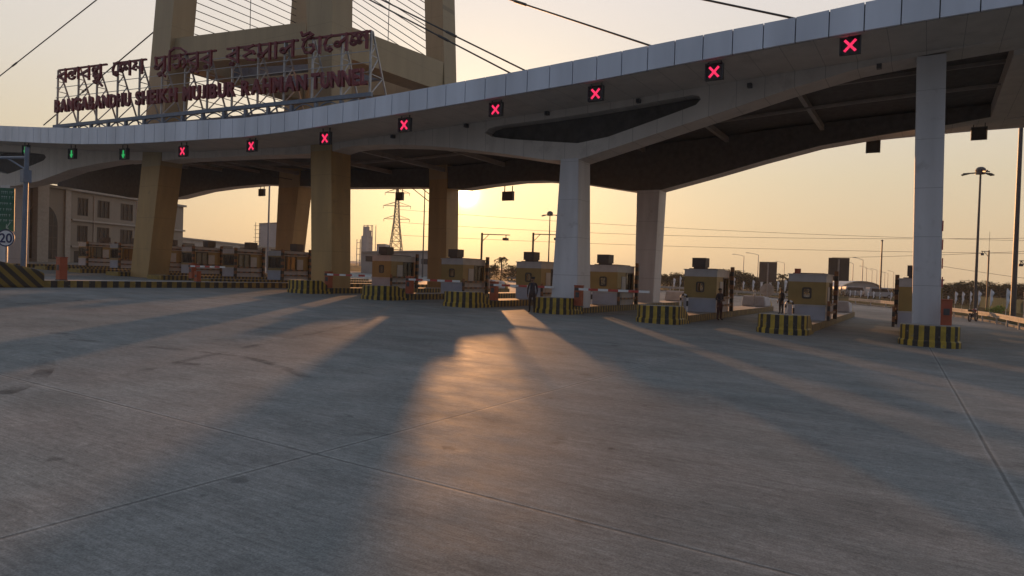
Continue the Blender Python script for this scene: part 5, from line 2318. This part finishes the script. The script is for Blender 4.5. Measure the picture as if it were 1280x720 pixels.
def lobe(sigma, amp, col):
    q = N(nt, 'ShaderNodeMath', operation='DIVIDE')
    nt.links.new(ac.outputs[0], q.inputs[0])
    q.inputs[1].default_value = sigma
    p_ = N(nt, 'ShaderNodeMath', operation='POWER')
    nt.links.new(q.outputs[0], p_.inputs[0])
    p_.inputs[1].default_value = 2
    ng = N(nt, 'ShaderNodeMath', operation='MULTIPLY')
    nt.links.new(p_.outputs[0], ng.inputs[0])
    ng.inputs[1].default_value = -1
    ex = N(nt, 'ShaderNodeMath', operation='EXPONENT')
    nt.links.new(ng.outputs[0], ex.inputs[0])
    am = N(nt, 'ShaderNodeMix', data_type='RGBA', blend_type='MIX')
    am.inputs['A'].default_value = (0, 0, 0, 1)
    am.inputs['B'].default_value = (col[0] * amp, col[1] * amp, col[2] * amp, 1)
    nt.links.new(ex.outputs[0], am.inputs['Factor'])
    return am.outputs['Result']


def ramp(sock, stops):
    r = N(nt, 'ShaderNodeValToRGB')
    e = r.color_ramp.elements
    e[0].position, e[0].color = stops[0][0], (*stops[0][1], 1)
    e[1].position, e[1].color = stops[-1][0], (*stops[-1][1], 1)
    for p_, c_ in stops[1:-1]:
        q = e.new(p_)
        q.color = (*c_, 1)
    nt.links.new(sock, r.inputs[0])
    return r.outputs[0]


# hazy evening sky: pale cream towards the sun, dull blue behind the viewer, laid over the Nishita sky
sep = N(nt, 'ShaderNodeSeparateXYZ')
nt.links.new(nrm.outputs[0], sep.inputs[0])
front = ramp(sep.outputs[2], SKY_FRONT)
back = ramp(sep.outputs[2], SKY_BACK)
hd = N(nt, 'ShaderNodeVectorMath', operation='DOT_PRODUCT')
nt.links.new(nrm.outputs[0], hd.inputs[0])
hd.inputs[1].default_value = Vector((sd.x, sd.y, 0)).normalized()
mr = N(nt, 'ShaderNodeMapRange', interpolation_type='SMOOTHSTEP')
mr.inputs['From Min'].default_value = -.5
mr.inputs['From Max'].default_value = .6
nt.links.new(hd.outputs['Value'], mr.inputs[0])
fb = N(nt, 'ShaderNodeMix', data_type='RGBA')
nt.links.new(mr.outputs[0], fb.inputs['Factor'])
nt.links.new(back, fb.inputs['A'])
nt.links.new(front, fb.inputs['B'])
sc10 = N(nt, 'ShaderNodeVectorMath', operation='SCALE')
nt.links.new(fb.outputs['Result'], sc10.inputs[0])
sc10.inputs['Scale'].default_value = 10.0
tint = N(nt, 'ShaderNodeMix', data_type='RGBA')
tint.inputs['Factor'].default_value = .86
nt.links.new(sky.outputs[0], tint.inputs['A'])
nt.links.new(sc10.outputs[0], tint.inputs['B'])
acc = tint.outputs['Result']
for sg_, am_, cl_ in ((.011, 120.0, (1, .85, .45)), (.036, 9.0, (1, .66, .2)), (.12, 1.4, (1, .72, .28)), (.38, .15, (1, .75, .45))):
    a_ = N(nt, 'ShaderNodeMix', data_type='RGBA', blend_type='ADD')
    a_.inputs['Factor'].default_value = 1
    nt.links.new(acc, a_.inputs['A'])
    nt.links.new(lobe(sg_, am_, cl_), a_.inputs['B'])
    acc = a_.outputs['Result']
nt.links.new(acc, bg.inputs['Color'])
bg.inputs['Strength'].default_value = .0616

# ------------------------------------------------------------------ camera
cam = bpy.data.cameras.new('camera')
cam.sensor_width = 36
cam.lens = FOC / 1280 * 36
cam.clip_start = .1
cam.clip_end = 8000
co = bpy.data.objects.new('camera', cam)
M = Matrix((RT, UP, -_fw)).transposed().to_4x4()
M.translation = EYE
co.matrix_world = M
COL.objects.link(co)
S.camera = co

S.view_settings.view_transform = 'Standard'
S.view_settings.look = 'None'
S.view_settings.exposure = 0.7
S.view_settings.gamma = 1.0
S.cycles.max_bounces = 6
S.cycles.use_denoising = True
S.cycles.sample_clamp_indirect = 6
